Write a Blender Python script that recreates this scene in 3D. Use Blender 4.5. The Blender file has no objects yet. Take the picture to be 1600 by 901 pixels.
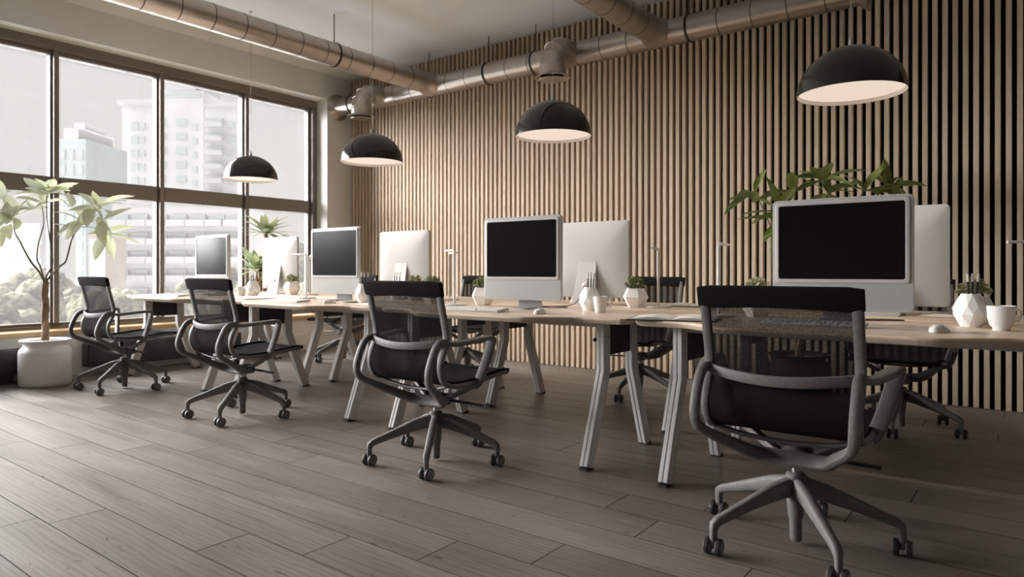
import bpy, bmesh, math, random
from mathutils import Vector, Matrix, noise, Quaternion
random.seed(7)
PI = math.pi
C = bpy.context.scene.collection
SC = bpy.context.scene

# ------------------------------------------------------------------ camera
cam_d = bpy.data.cameras.new('camera')
cam_d.lens = 24.0
cam_d.sensor_width = 36.0
cam_d.shift_y = -0.0178
cam_d.clip_end = 2000
cam_d.dof.use_dof = True
cam_d.dof.focus_distance = 3.2
cam_d.dof.aperture_fstop = 3.2
cam = bpy.data.objects.new('camera', cam_d)
C.objects.link(cam)
cam.location = (0, 0, 1.0)
cam.rotation_euler = (math.radians(90), 0, math.radians(37.4))
SC.camera = cam

# ------------------------------------------------------------------ world, sun, exposure
world = bpy.data.worlds.new('overcast_sky')
SC.world = world
world.use_nodes = True
wn = world.node_tree
bg = wn.nodes['Background']
wtc = wn.nodes.new('ShaderNodeTexCoord')
wsep = wn.nodes.new('ShaderNodeSeparateXYZ')
wramp = wn.nodes.new('ShaderNodeValToRGB')
wn.links.new(wtc.outputs['Generated'], wsep.inputs[0])
wn.links.new(wsep.outputs['Z'], wramp.inputs[0])
wramp.color_ramp.elements[0].position = 0.0
wramp.color_ramp.elements[0].color = (1.0, 0.93, 0.90, 1)
wramp.color_ramp.elements[1].position = 0.6
wramp.color_ramp.elements[1].color = (1.0, 0.955, 0.94, 1)
wn.links.new(wramp.outputs[0], bg.inputs['Color'])
bg.inputs['Strength'].default_value = 0.43

sun_d = bpy.data.lights.new('hazy_sun', 'SUN')
sun_d.energy = 31.0
sun_d.angle = math.radians(64)
sun_d.color = (1.0, 0.985, 1.0)
sun = bpy.data.objects.new('hazy_sun', sun_d)
C.objects.link(sun)
sun.location = (-20, 2, 20)
sun.rotation_euler = Vector((0.82, 0.40, -0.60)).to_track_quat('-Z', 'Y').to_euler()

SC.view_settings.view_transform = 'Standard'
SC.view_settings.look = 'None'
SC.view_settings.exposure = 0.32
SC.view_settings.gamma = 1.0
SC.view_settings.use_curve_mapping = False
SC.cycles.use_denoising = True
SC.cycles.max_bounces = 10
SC.cycles.diffuse_bounces = 6
SC.cycles.transparent_max_bounces = 24
SC.cycles.caustics_reflective = False
SC.cycles.caustics_refractive = False
SC.cycles.sample_clamp_indirect = 6

# ------------------------------------------------------------------ materials
def mat(name, col, rough=0.5, metal=0.0, spec=0.5, coat=0.0):
    m = bpy.data.materials.new(name)
    m.use_nodes = True
    b = m.node_tree.nodes['Principled BSDF']
    b.inputs['Base Color'].default_value = (*col, 1)
    b.inputs['Roughness'].default_value = rough
    b.inputs['Metallic'].default_value = metal
    b.inputs['Specular IOR Level'].default_value = spec
    b.inputs['Coat Weight'].default_value = coat
    return m

def nd(m, t, **kw):
    n = m.node_tree.nodes.new(t)
    for k, v in kw.items():
        if k in n.inputs:
            n.inputs[k].default_value = v
        else:
            setattr(n, k, v)
    return n

def lk(m, a, b):
    m.node_tree.links.new(a, b)

def bsdf(m):
    return m.node_tree.nodes['Principled BSDF']

def ramp(m, src, stops):
    r = nd(m, 'ShaderNodeValToRGB')
    el = r.color_ramp.elements
    while len(el) < len(stops):
        el.new(0.5)
    for e, (p, c) in zip(el, stops):
        e.position = p
        e.color = (*c, 1) if len(c) == 3 else c
    lk(m, src, r.inputs[0])
    return r

def mottled(m, scale, c0, c1, bump=0.0, detail=4, stretch=None, lo=.35, hi=.65, bump_dist=.002):
    tc = nd(m, 'ShaderNodeTexCoord')
    src = tc.outputs['Object']
    if stretch:
        mp = nd(m, 'ShaderNodeMapping')
        mp.inputs['Scale'].default_value = stretch
        lk(m, src, mp.inputs[0])
        src = mp.outputs[0]
    n = nd(m, 'ShaderNodeTexNoise', Scale=scale, Detail=detail)
    lk(m, src, n.inputs['Vector'])
    r = ramp(m, n.outputs['Fac'], [(lo, c0), (hi, c1)])
    lk(m, r.outputs[0], bsdf(m).inputs['Base Color'])
    if bump:
        bp = nd(m, 'ShaderNodeBump', Strength=bump, Distance=bump_dist)
        lk(m, n.outputs['Fac'], bp.inputs['Height'])
        lk(m, bp.outputs[0], bsdf(m).inputs['Normal'])
    return m

def wood_floor():
    m = mat('worn_grey_oak', (.3, .25, .2), .4, spec=.36)
    tc = nd(m, 'ShaderNodeTexCoord')
    oi = nd(m, 'ShaderNodeObjectInfo')
    mul = nd(m, 'ShaderNodeVectorMath', operation='SCALE')
    mul.inputs[0].default_value = (37.0, 91.0, 13.0)
    lk(m, oi.outputs['Random'], mul.inputs['Scale'])
    add = nd(m, 'ShaderNodeVectorMath', operation='ADD')
    lk(m, tc.outputs['Object'], add.inputs[0])
    lk(m, mul.outputs[0], add.inputs[1])
    def nz(sc, stretch, det=5, rough=.6, dist=0.0):
        mp = nd(m, 'ShaderNodeMapping')
        mp.inputs['Scale'].default_value = stretch
        lk(m, add.outputs[0], mp.inputs[0])
        n = nd(m, 'ShaderNodeTexNoise', Scale=sc, Detail=det, Roughness=rough, Distortion=dist)
        lk(m, mp.outputs[0], n.inputs['Vector'])
        return n
    fine = nz(30, (.10, 3.6, 1), 8, .72, .6)
    broad = nz(3.0, (.35, 1.6, 1), 3, .5, .6)
    streak = nz(7, (.10, 2.2, 1), 4, .7, .2)
    crack = nz(16, (.28, 1.3, 1), 4, .75, .9)
    base = ramp(m, fine.outputs['Fac'], [(.32, (.185, .157, .138)), (.66, (.285, .25, .225))])
    mx = nd(m, 'ShaderNodeMix', data_type='RGBA', blend_type='MULTIPLY')
    mx.inputs[0].default_value = 1.0
    br = ramp(m, broad.outputs['Fac'], [(.3, (.80, .78, .76)), (.7, (1.08, 1.06, 1.04))])
    lk(m, base.outputs[0], mx.inputs[6]); lk(m, br.outputs[0], mx.inputs[7])
    mx2 = nd(m, 'ShaderNodeMix', data_type='RGBA', blend_type='MULTIPLY')
    mx2.inputs[0].default_value = 1.0
    st = ramp(m, streak.outputs['Fac'], [(.28, (.66, .62, .58)), (.42, (1, 1, 1))])
    lk(m, mx.outputs[2], mx2.inputs[6]); lk(m, st.outputs[0], mx2.inputs[7])
    mx3 = nd(m, 'ShaderNodeMix', data_type='RGBA', blend_type='MULTIPLY')
    mx3.inputs[0].default_value = 1.0
    ck = ramp(m, crack.outputs['Fac'], [(.295, (.16, .13, .11)), (.33, (1, 1, 1))])
    lk(m, mx2.outputs[2], mx3.inputs[6]); lk(m, ck.outputs[0], mx3.inputs[7])
    # small round knots and worm holes
    mpv = nd(m, 'ShaderNodeMapping'); mpv.inputs['Scale'].default_value = (.8, 1.25, 1)
    lk(m, add.outputs[0], mpv.inputs[0])
    vo = nd(m, 'ShaderNodeTexVoronoi', Scale=9.0, Randomness=1.0)
    lk(m, mpv.outputs[0], vo.inputs['Vector'])
    vr = ramp(m, vo.outputs['Distance'], [(.035, (.22, .18, .15)), (.060, (1, 1, 1))])
    mx4 = nd(m, 'ShaderNodeMix', data_type='RGBA', blend_type='MULTIPLY'); mx4.inputs[0].default_value = .85
    lk(m, mx3.outputs[2], mx4.inputs[6]); lk(m, vr.outputs[0], mx4.inputs[7])
    # cathedral grain
    mpw = nd(m, 'ShaderNodeMapping'); mpw.inputs['Scale'].default_value = (.10, 1, 1)
    lk(m, add.outputs[0], mpw.inputs[0])
    wv = nd(m, 'ShaderNodeTexWave', bands_direction='Y')
    wv.inputs['Scale'].default_value = 13; wv.inputs['Distortion'].default_value = 9
    wv.inputs['Detail'].default_value = 3; wv.inputs['Detail Scale'].default_value = 1.2
    lk(m, mpw.outputs[0], wv.inputs['Vector'])
    wr = ramp(m, wv.outputs['Fac'], [(.0, (.74, .71, .69)), (.35, (1, 1, 1))])
    mx5 = nd(m, 'ShaderNodeMix', data_type='RGBA', blend_type='MULTIPLY'); mx5.inputs[0].default_value = .75
    lk(m, mx4.outputs[2], mx5.inputs[6]); lk(m, wr.outputs[0], mx5.inputs[7])
    mx3 = mx5
    hv = nd(m, 'ShaderNodeHueSaturation')
    mr = nd(m, 'ShaderNodeMapRange')
    mr.inputs['To Min'].default_value = .80; mr.inputs['To Max'].default_value = .98
    lk(m, oi.outputs['Random'], mr.inputs['Value'])
    lk(m, mr.outputs[0], hv.inputs['Value'])
    lk(m, mx3.outputs[2], hv.inputs['Color'])
    lk(m, hv.outputs[0], bsdf(m).inputs['Base Color'])
    rr = ramp(m, broad.outputs['Fac'], [(.3, (.34, .34, .34)), (.7, (.46, .46, .46))])
    lk(m, rr.outputs[0], bsdf(m).inputs['Roughness'])
    bp = nd(m, 'ShaderNodeBump', Strength=.35, Distance=.0012)
    lk(m, fine.outputs['Fac'], bp.inputs['Height'])
    lk(m, bp.outputs[0], bsdf(m).inputs['Normal'])
    return m

def wood(name, c0, c1, stretch, scale=18, rough=.5, var=.10):
    m = mat(name, c0, rough)
    tc = nd(m, 'ShaderNodeTexCoord')
    oi = nd(m, 'ShaderNodeObjectInfo')
    mul = nd(m, 'ShaderNodeVectorMath', operation='SCALE')
    mul.inputs[0].default_value = (17.0, 31.0, 53.0)
    lk(m, oi.outputs['Random'], mul.inputs['Scale'])
    add = nd(m, 'ShaderNodeVectorMath', operation='ADD')
    lk(m, tc.outputs['Object'], add.inputs[0]); lk(m, mul.outputs[0], add.inputs[1])
    mp = nd(m, 'ShaderNodeMapping'); mp.inputs['Scale'].default_value = stretch
    lk(m, add.outputs[0], mp.inputs[0])
    n = nd(m, 'ShaderNodeTexNoise', Scale=scale, Detail=5, Roughness=.6, Distortion=.3)
    lk(m, mp.outputs[0], n.inputs['Vector'])
    r = ramp(m, n.outputs['Fac'], [(.32, c0), (.68, c1)])
    hv = nd(m, 'ShaderNodeHueSaturation')
    mr = nd(m, 'ShaderNodeMapRange')
    mr.inputs['To Min'].default_value = 1 - var; mr.inputs['To Max'].default_value = 1 + var
    lk(m, oi.outputs['Random'], mr.inputs['Value']); lk(m, mr.outputs[0], hv.inputs['Value'])
    lk(m, r.outputs[0], hv.inputs['Color'])
    lk(m, hv.outputs[0], bsdf(m).inputs['Base Color'])
    return m

M = {}
M['floor'] = wood_floor()
M['plank_edge'] = mat('dark_plank_edge', (.05, .04, .034), .9, spec=.1)
M['slat'] = wood('slat_oak', (.60, .46, .325), (.70, .56, .41), (6, 6, .25), 14, .55, .10)
M['backing'] = mat('black_felt', (.008, .008, .008), .9, spec=.1)
M['top'] = wood('desk_oak', (.60, .46, .34), (.70, .56, .43), (.5, 5, 5), 14, .36, .03)
M['plaster'] = mottled(mat('grey_plaster', (.6, .57, .54), .85, spec=.2), 1.3, (.74, .73, .72), (.80, .79, .78), .06)
M['ceil'] = mottled(mat('pale_concrete', (.6, .58, .55), .9, spec=.2), .9, (.72, .715, .705), (.79, .785, .775), .05)
M['white_paint'] = mat('white_wall_paint', (.80, .785, .765), .7, spec=.3)
M['frame'] = mat('bronze_window_frame', (.20, .165, .142), .42, spec=.5)
M['sill'] = wood('sill_oak', (.50, .33, .15), (.60, .42, .22), (5, .3, 5), 14, .35, .02)
M['heater'] = mat('black_heater_metal', (.028, .026, .025), .38)
M['white_metal'] = mat('white_powder_coat', (.62, .60, .585), .6, spec=.3)
M['dark_panel'] = mat('charcoal_board', (.035, .032, .030), .7)
M['dark_dot'] = mat('dark_bolt', (.02, .02, .02), .5)
M['pot'] = mat('white_ceramic', (.88, .875, .865), .42)
M['porcelain'] = mat('glazed_porcelain', (.76, .75, .73), .22)
M['chair_grey'] = mottled(mat('grey_chair_metal', (.17, .155, .145), .55, spec=.3), 60, (.130, .119, .110), (.155, .143, .133))
M['chair_dark'] = mat('dark_chair_metal', (.035, .033, .032), .45)
M['chair_black'] = mat('black_fabric', (.012, .011, .0105), .9, spec=.08)
M['chrome'] = mat('brushed_steel', (.45, .42, .40), .3, 1.0)
M['tyre'] = mat('black_tyre', (.014, .013, .012), .55)
M['mon_shell'] = mat('white_monitor_plastic', (.41, .405, .397), .5, spec=.3)
M['mon_rim'] = mat('silver_bezel', (.50, .47, .46), .38)
M['screen'] = mat('black_screen_glass', (.0075, .007, .0065), .16, spec=.08)
M['key'] = mat('white_keycap', (.70, .685, .66), .4)
M['cable'] = mat('dark_cable', (.03, .027, .025), .5)
M['lampblack'] = mat('black_lacquer', (.012, .011, .010), .16, spec=.5, coat=.4)
M['lampwhite'] = mat('white_enamel', (.85, .80, .74), .5)
M['steelcord'] = mat('pale_steel_cord', (.45, .43, .41), .4)
M['paper'] = mat('white_paper', (.74, .70, .66), .8)
M['leather'] = mat('dark_cover', (.035, .028, .024), .5)
M['kraft'] = mat('tan_cover', (.42, .31, .22), .7)
M['pencil'] = mat('black_pencil', (.015, .014, .013), .45)
M['soil'] = mottled(mat('pale_gravel', (.5, .47, .43), .95), 60, (.30, .27, .24), (.62, .58, .54), .6)
M['earth'] = mat('dark_potting_soil', (.05, .038, .028), .95)
M['bark'] = mottled(mat('brown_bark', (.2, .13, .08), .9), 30, (.20, .13, .085), (.46, .32, .22), .8, stretch=(1, 1, .35))
M['branch'] = mottled(mat('olive_branch', (.18, .15, .1), .8), 25, (.13, .10, .07), (.24, .21, .15), .3)
M['palmbark'] = mottled(mat('palm_bark', (.25, .15, .08), .9), 35, (.14, .07, .035), (.36, .23, .12), .8, stretch=(1, 1, 2.5))

def duct_metal():
    m = mat('galvanised_steel', (.42, .37, .33), .3, 1.0)
    tc = nd(m, 'ShaderNodeTexCoord')
    n = nd(m, 'ShaderNodeTexNoise', Scale=9, Detail=5, Roughness=.6)
    lk(m, tc.outputs['Object'], n.inputs['Vector'])
    r = ramp(m, n.outputs['Fac'], [(.3, (.47, .42, .38)), (.7, (.54, .49, .45))])
    lk(m, r.outputs[0], bsdf(m).inputs['Base Color'])
    r2 = ramp(m, n.outputs['Fac'], [(.3, (.28, .28, .28)), (.7, (.36, .36, .36))])
    lk(m, r2.outputs[0], bsdf(m).inputs['Roughness'])
    return m
M['duct'] = duct_metal()
M['seam'] = mat('dark_seam_band', (.05, .042, .036), .5, .6)

def emis(name, col, s):
    m = mat(name, tuple(c * .3 for c in col), .6)
    b = bsdf(m)
    b.inputs['Emission Color'].default_value = (*col, 1)
    b.inputs['Emission Strength'].default_value = s
    return m
M['glow'] = emis('lit_lamp_diffuser', (1.0, .83, .70), .60)

def mesh_fabric():
    m = mat('black_mesh_fabric', (.012, .011, .0105), .9, spec=.04)
    t = nd(m, 'ShaderNodeBsdfTransparent')
    mx = nd(m, 'ShaderNodeMixShader')
    tc = nd(m, 'ShaderNodeTexCoord')
    mp = nd(m, 'ShaderNodeMapping'); mp.inputs['Scale'].default_value = (1, 1, 1)
    lk(m, tc.outputs['Object'], mp.inputs[0])
    n = nd(m, 'ShaderNodeTexNoise', Scale=420, Detail=0)
    lk(m, mp.outputs[0], n.inputs['Vector'])
    mr = nd(m, 'ShaderNodeMapRange')
    mr.inputs['From Min'].default_value = .3; mr.inputs['From Max'].default_value = .7
    mr.inputs['To Min'].default_value = .06; mr.inputs['To Max'].default_value = .26
    lk(m, n.outputs['Fac'], mr.inputs['Value'])
    out = m.node_tree.nodes['Material Output']
    # less see-through at the lumbar and on the seat than behind the shoulders
    sz = nd(m, 'ShaderNodeSeparateXYZ'); lk(m, tc.outputs['Object'], sz.inputs[0])
    dz = nd(m, 'ShaderNodeMapRange')
    dz.inputs['From Min'].default_value = .60; dz.inputs['From Max'].default_value = .74
    dz.inputs['To Min'].default_value = .14; dz.inputs['To Max'].default_value = 1.0
    lk(m, sz.outputs['Z'], dz.inputs['Value'])
    ml = nd(m, 'ShaderNodeMath', operation='MULTIPLY')
    lk(m, mr.outputs[0], ml.inputs[0]); lk(m, dz.outputs[0], ml.inputs[1])
    lk(m, ml.outputs[0], mx.inputs[0])
    lk(m, bsdf(m).outputs[0], mx.inputs[1]); lk(m, t.outputs[0], mx.inputs[2])
    lk(m, mx.outputs[0], out.inputs['Surface'])
    return m
M['mesh'] = mesh_fabric()

def glass_pane():
    m = bpy.data.materials.new('haze_veil_window_glass'); m.use_nodes = True
    nt = m.node_tree
    nt.nodes.remove(nt.nodes['Principled BSDF'])
    out = nt.nodes['Material Output']
    tr = nd(m, 'ShaderNodeBsdfTransparent'); tr.inputs[0].default_value = (.97, .98, .975, 1)
    gl = nd(m, 'ShaderNodeBsdfGlossy'); gl.inputs['Roughness'].default_value = .02
    tl = nd(m, 'ShaderNodeBsdfTranslucent'); tl.inputs[0].default_value = (.95, .93, .91, 1)
    m1 = nd(m, 'ShaderNodeMixShader'); m1.inputs[0].default_value = .02  # outdoor haze put into the pane as a translucent share
    lk(m, tr.outputs[0], m1.inputs[1]); lk(m, tl.outputs[0], m1.inputs[2])
    m2 = nd(m, 'ShaderNodeMixShader')
    fr = nd(m, 'ShaderNodeFresnel'); fr.inputs['IOR'].default_value = 1.35
    lk(m, fr.outputs[0], m2.inputs[0])
    lk(m, m1.outputs[0], m2.inputs[1]); lk(m, gl.outputs[0], m2.inputs[2])
    lk(m, m2.outputs[0], out.inputs['Surface'])
    return m
M['glass'] = glass_pane()

def leaf_mat(name, c0, c1, trans=.35, rough=.45):
    m = mat(name, c0, rough)
    oi = nd(m, 'ShaderNodeObjectInfo')
    tc = nd(m, 'ShaderNodeTexCoord')
    n = nd(m, 'ShaderNodeTexNoise', Scale=9, Detail=2)
    lk(m, tc.outputs['Object'], n.inputs['Vector'])
    ad = nd(m, 'ShaderNodeMath', operation='ADD')
    lk(m, oi.outputs['Random'], ad.inputs[0]); lk(m, n.outputs['Fac'], ad.inputs[1])
    dv = nd(m, 'ShaderNodeMath', operation='MULTIPLY'); dv.inputs[1].default_value = .55
    lk(m, ad.outputs[0], dv.inputs[0])
    r = ramp(m, dv.outputs[0], [(.2, c0), (.8, c1)])
    lk(m, r.outputs[0], bsdf(m).inputs['Base Color'])
    tl = nd(m, 'ShaderNodeBsdfTranslucent'); lk(m, r.outputs[0], tl.inputs[0])
    mx = nd(m, 'ShaderNodeMixShader'); mx.inputs[0].default_value = trans
    lk(m, bsdf(m).outputs[0], mx.inputs[1]); lk(m, tl.outputs[0], mx.inputs[2])
    lk(m, mx.outputs[0], m.node_tree.nodes['Material Output'].inputs['Surface'])
    return m
M['leaf_backlit'] = leaf_mat('backlit_green_leaf', (.50, .54, .44), (.60, .62, .40), .4)  # window backlight put into the pale leaf colour
M['leaf_dark'] = leaf_mat('deep_green_leaf', (.11, .17, .055), (.36, .42, .12), .2)
M['leaf_palm'] = leaf_mat('grey_green_frond', (.22, .30, .17), (.42, .46, .26), .3)
M['leaf_small'] = leaf_mat('olive_succulent_leaf', (.14, .17, .065), (.34, .34, .15), .15)
M['leaf_light'] = leaf_mat('pale_succulent_leaf', (.28, .30, .16), (.55, .53, .36), .15)

M['facade'] = mottled(mat('white_facade', (.82, .80, .78), .9, spec=.1), .15, (.325, .318, .312), (.36, .352, .346))
M['facade_teal'] = mottled(mat('teal_curtain_wall', (.50, .58, .58), .6), .12, (.20, .235, .235), (.245, .275, .275))
M['facade_win'] = mat('pale_window_glass', (.24, .262, .257), .4)  # tone held near the walls, outdoor haze put into the colour
M['facade_rail'] = mat('pale_balcony', (.29, .285, .28), .9, spec=.1)
M['ground_out'] = mottled(mat('pale_paving', (.5, .49, .46), .95, spec=.1), .2, (.76, .77, .78), (.84, .85, .86))  # unseen ground, tone raised and cooled to bounce light onto the ceiling
M['tree_out'] = mottled(mat('hazy_foliage', (.3, .3, .2), .95, spec=.1), 2.2, (.045, .046, .026), (.17, .158, .11), .9, 6, bump_dist=.4)
M['tree_trunk'] = mat('grey_trunk', (.2, .16, .13), .9)

# ------------------------------------------------------------------ mesh builder
def cr(pts, n=6, closed=False):
    P = [Vector(p) for p in pts]
    out = []
    N = len(P)
    seg = N if closed else N - 1
    for i in range(seg):
        if closed:
            p0, p1, p2, p3 = P[(i - 1) % N], P[i], P[(i + 1) % N], P[(i + 2) % N]
        else:
            p1, p2 = P[i], P[i + 1]
            p0 = P[i - 1] if i > 0 else p1 * 2 - p2
            p3 = P[i + 2] if i + 2 < N else p2 * 2 - p1
        for k in range(n):
            t = k / n
            out.append(0.5 * ((2 * p1) + (p2 - p0) * t + (2 * p0 - 5 * p1 + 4 * p2 - p3) * t * t
                              + (3 * p1 - p0 - 3 * p2 + p3) * t ** 3))
    if not closed:
        out.append(P[-1])
    return out

def rrect(w, h, r=None, k=2):
    r = min(w, h) * .3 if r is None else r
    pts = []
    for cx, cy, a0 in ((w/2-r, h/2-r, 0), (-w/2+r, h/2-r, 90), (-w/2+r, -h/2+r, 180), (w/2-r, -h/2+r, 270)):
        for i in range(k + 1):
            a = math.radians(a0 + 90 * i / k)
            pts.append((cx + r * math.cos(a), cy + r * math.sin(a)))
    return pts

def circ(r, n=10):
    return [(r * math.cos(2 * PI * i / n), r * math.sin(2 * PI * i / n)) for i in range(n)]

class MB:
    def __init__(s):
        s.V = []; s.Fc = []; s.I = []; s.m = 0; s.X = Matrix.Identity(4)
    def v(s, p):
        s.V.append(tuple(s.X @ Vector(p))); return len(s.V) - 1
    def f(s, idx):
        s.Fc.append(tuple(idx)); s.I.append(s.m)
    def box(s, c, d, rot=None):
        hx, hy, hz = d[0] / 2, d[1] / 2, d[2] / 2
        c = Vector(c)
        ids = []
        for sx, sy, sz in ((-1,-1,-1),(1,-1,-1),(1,1,-1),(-1,1,-1),(-1,-1,1),(1,-1,1),(1,1,1),(-1,1,1)):
            q = Vector((sx*hx, sy*hy, sz*hz))
            if rot is not None: q = rot @ q
            ids.append(s.v(c + q))
        for q in ((0,3,2,1),(4,5,6,7),(0,1,5,4),(1,2,6,5),(2,3,7,6),(3,0,4,7)):
            s.f([ids[i] for i in q])
        return s
    def bbox(s, lo, hi):
        return s.box([(a + b) / 2 for a, b in zip(lo, hi)], [b - a for a, b in zip(lo, hi)])
    def rings(s, rings, closed_u=True, cap=True, closed_v=False):
        ids = [[s.v(p) for p in r] for r in rings]
        n = len(ids[0])
        R = len(ids)
        for i in range(R if closed_v else R - 1):
            a, b = ids[i], ids[(i + 1) % R]
            for j in range(n if closed_u else n - 1):
                k = (j + 1) % n
                s.f((a[j], a[k], b[k], b[j]))
        if cap and not closed_v:
            s.f(list(reversed(ids[0]))); s.f(ids[-1])
        return s
    def sweep(s, pts, prof, side=None, scale=None, cap=True):
        P = [Vector(p) for p in pts]
        n = len(P)
        rings = []
        prev = None
        for i in range(n):
            t = (P[min(i + 1, n - 1)] - P[max(i - 1, 0)])
            if t.length < 1e-9: t = Vector((0, 0, 1))
            t.normalize()
            if prev is None:
                sv = Vector(side) if side is not None else (Vector((0, 0, 1)).cross(t) if abs(t.z) < .95 else Vector((1, 0, 0)))
            else:
                sv = Vector(side) if side is not None else prev
            sv = sv - t * sv.dot(t)
            if sv.length < 1e-6:
                sv = prev if prev is not None else t.orthogonal()
                sv = sv - t * sv.dot(t)
            sv.normalize(); prev = sv
            nv = t.cross(sv)
            pr = prof[i] if isinstance(prof[0], list) else prof
            k = 1.0 if scale is None else scale[i]
            if not isinstance(k, (tuple, list)): k = (k, k)
            rings.append([P[i] + sv * (a * k[0]) + nv * (b * k[1]) for a, b in pr])
        return s.rings(rings, True, cap)
    def tube(s, pts, r, n=10, side=None, cap=True):
        if isinstance(r, (list, tuple)):
            return s.sweep(pts, circ(1, n), side, list(r), cap)
        return s.sweep(pts, circ(r, n), side, None, cap)
    def lathe(s, prof, n=24, c=(0, 0, 0), cap=True, axis=None):
        c = Vector(c)
        Q = Vector((0, 0, 1)).rotation_difference(Vector(axis)) if axis is not None else None
        rings = []
        for r, z in prof:
            ring = []
            for i in range(n):
                a = 2 * PI * i / n
                q = Vector((max(r, 1e-5) * math.cos(a), max(r, 1e-5) * math.sin(a), z))
                if Q is not None: q = Q @ q
                ring.append(c + q)
            rings.append(ring)
        return s.rings(rings, True, cap)
    def prism(s, outline, z0, z1):
        return s.rings([[(x, y, z0) for x, y in outline], [(x, y, z1) for x, y in outline]])
    def grid(s, rows):
        return s.rings(rows, False, False)
    def ball(s, c, r, n=10, m=7, sq=(1, 1, 1)):
        rings = []
        for i in range(m + 1):
            th = PI * i / m
            rr = max(math.sin(th), 1e-4) * r
            rings.append([(c[0] + rr * math.cos(2*PI*j/n) * sq[0], c[1] + rr * math.sin(2*PI*j/n) * sq[1], c[2] - math.cos(th) * r * sq[2]) for j in range(n)])
        return s.rings(rings)
    def build(s, name, mats, parent=None, smooth=35, loc=None, rot=None, fix=True):
        me = bpy.data.meshes.new(name)
        me.from_pydata(s.V, [], s.Fc)
        if not isinstance(mats, (list, tuple)): mats = [mats]
        for mm in mats: me.materials.append(M[mm] if isinstance(mm, str) else mm)
        me.polygons.foreach_set('material_index', s.I)
        if fix:
            bm = bmesh.new(); bm.from_mesh(me)
            bmesh.ops.recalc_face_normals(bm, faces=bm.faces)
            bm.to_mesh(me); bm.free()
        if smooth:
            me.polygons.foreach_set('use_smooth', [True] * len(me.polygons))
            me.set_sharp_from_angle(angle=math.radians(smooth))
        me.update()
        o = bpy.data.objects.new(name, me)
        C.objects.link(o)
        if parent is not None: o.parent = parent
        if loc is not None: o.location = loc
        if rot is not None: o.rotation_euler = rot
        return o

def bevel(o, w, seg=2, angle=40):
    b = o.modifiers.new('bevel', 'BEVEL')
    b.width = w; b.segments = seg; b.limit_method = 'ANGLE'; b.angle_limit = math.radians(angle)
    return o

def link_copy(o, parent=None):
    c = o.copy(); C.objects.link(c)
    if parent is not None: c.parent = parent
    return c

def thing(name, label, cat, loc=(0, 0, 0), rz=0.0, group=None):
    o = bpy.data.objects.new(name, None)
    o.empty_display_size = .1
    C.objects.link(o)
    o.location = loc; o.rotation_euler = (0, 0, rz)
    o['label'] = label; o['category'] = cat
    if group: o['group'] = group
    return o

def tag(o, label, cat, group=None):
    o['label'] = label; o['category'] = cat
    if group: o['group'] = group
    return o

def struct(o):
    o['kind'] = 'structure'; return o

def copy_tree(o, label=None, loc=None, rz=None):
    def rec(src, par):
        c = src.copy(); C.objects.link(c)
        if par is not None: c.parent = par
        for ch in list(src.children): rec(ch, c)
        return c
    c = rec(o, None)
    if label: c['label'] = label
    if loc is not None: c.location = loc
    if rz is not None: c.rotation_euler = (0, 0, rz)
    return c

# ------------------------------------------------------------------ room shell
XW = -7.29       # inner face of the window wall
YS = 5.98        # front of the slats
YB = 6.03        # black backing behind the slats
ZC = 3.545       # ceiling
XR, YR = 4.2, -3.2

# floor: sub-floor slab, boards on top
fl = struct(MB().bbox((XW, YR, -.12), (XR, YB, -.012)).build('floor', 'plank_edge', smooth=0))
def plank_mesh(L, W, T=.012, ch=.0007):
    b = MB()
    x0, x1, y0, y1 = 0, L, 0, W
    lo = [(x0, y0, -T), (x1, y0, -T), (x1, y1, -T), (x0, y1, -T)]
    mid = [(x0, y0, -ch), (x1, y0, -ch), (x1, y1, -ch), (x0, y1, -ch)]
    hi = [(x0+ch, y0+ch, 0), (x1-ch, y0+ch, 0), (x1-ch, y1-ch, 0), (x0+ch, y1-ch, 0)]
    b.m = 1
    b.rings([lo, mid, hi], cap=False)
    b.m = 0
    n = len(b.V)
    b.f((n-4, n-3, n-2, n-1))
    return b
PW, PL = .2138, 2.33
row_off = {0: -3.2, 1: -3.09, 2: -2.37, 3: -2.04, 4: -4.02, 5: -3.69, 6: -3.08}
plank_cache = {}
rowno = -12
y = .8165 + rowno * PW
while y < YB - .02:
    w = min(PW, YB - y) - .0026
    off = row_off.get(rowno, random.uniform(-4, -1.7))
    x = off - PL * math.ceil((off - XW) / PL)
    while x < XR - .02:
        xa, xb = max(x, XW), min(x + PL, XR if rowno < 0 else 2.6)
        if xb - xa > .06:
            key = (round(xb - xa, 3), round(w, 3))
            if key in plank_cache:
                o = link_copy(plank_cache[key], fl)
            else:
                o = plank_mesh(xb - xa - .0024, w).build('plank', ['floor', 'plank_edge'], fl, smooth=0, fix=False)
                plank_cache[key] = o
            o.location = (xa, y, random.uniform(-.0004, 0))
        x += PL
    y += PW
    rowno += 1

ceil = struct(MB().bbox((XW, YR, ZC), (XR, YB, ZC + .15)).build('ceiling', 'ceil', smooth=0))
struct(MB().bbox((XR, YR, -.12), (XR + .15, YB + .15, ZC + .15)).build('wall_right', 'white_paint', smooth=0))
struct(MB().bbox((XW - .5, YR - .15, -.12), (XR + .15, YR, ZC + .15)).build('wall_front', 'white_paint', smooth=0))

# slat wall
wb = struct(MB().bbox((XW - .5, YB, -.12), (XR, YB + .15, ZC + .15)).build('wall_back', 'backing', smooth=0))
SP, SWD = .06398, .0335
sm = MB().box((0, 0, ZC / 2 + .001), (SWD, YB - YS, ZC - .004)).build('slat', 'slat', wb, smooth=0)
bevel(sm, .0012, 1)
sm.location = (-.798 + SP * -101 + SWD / 2, (YS + YB) / 2, 0)
for n in range(-100, 36):
    o = link_copy(sm, wb)
    o.location = (-.798 + SP * n + SWD / 2, (YS + YB) / 2, 0)

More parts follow.
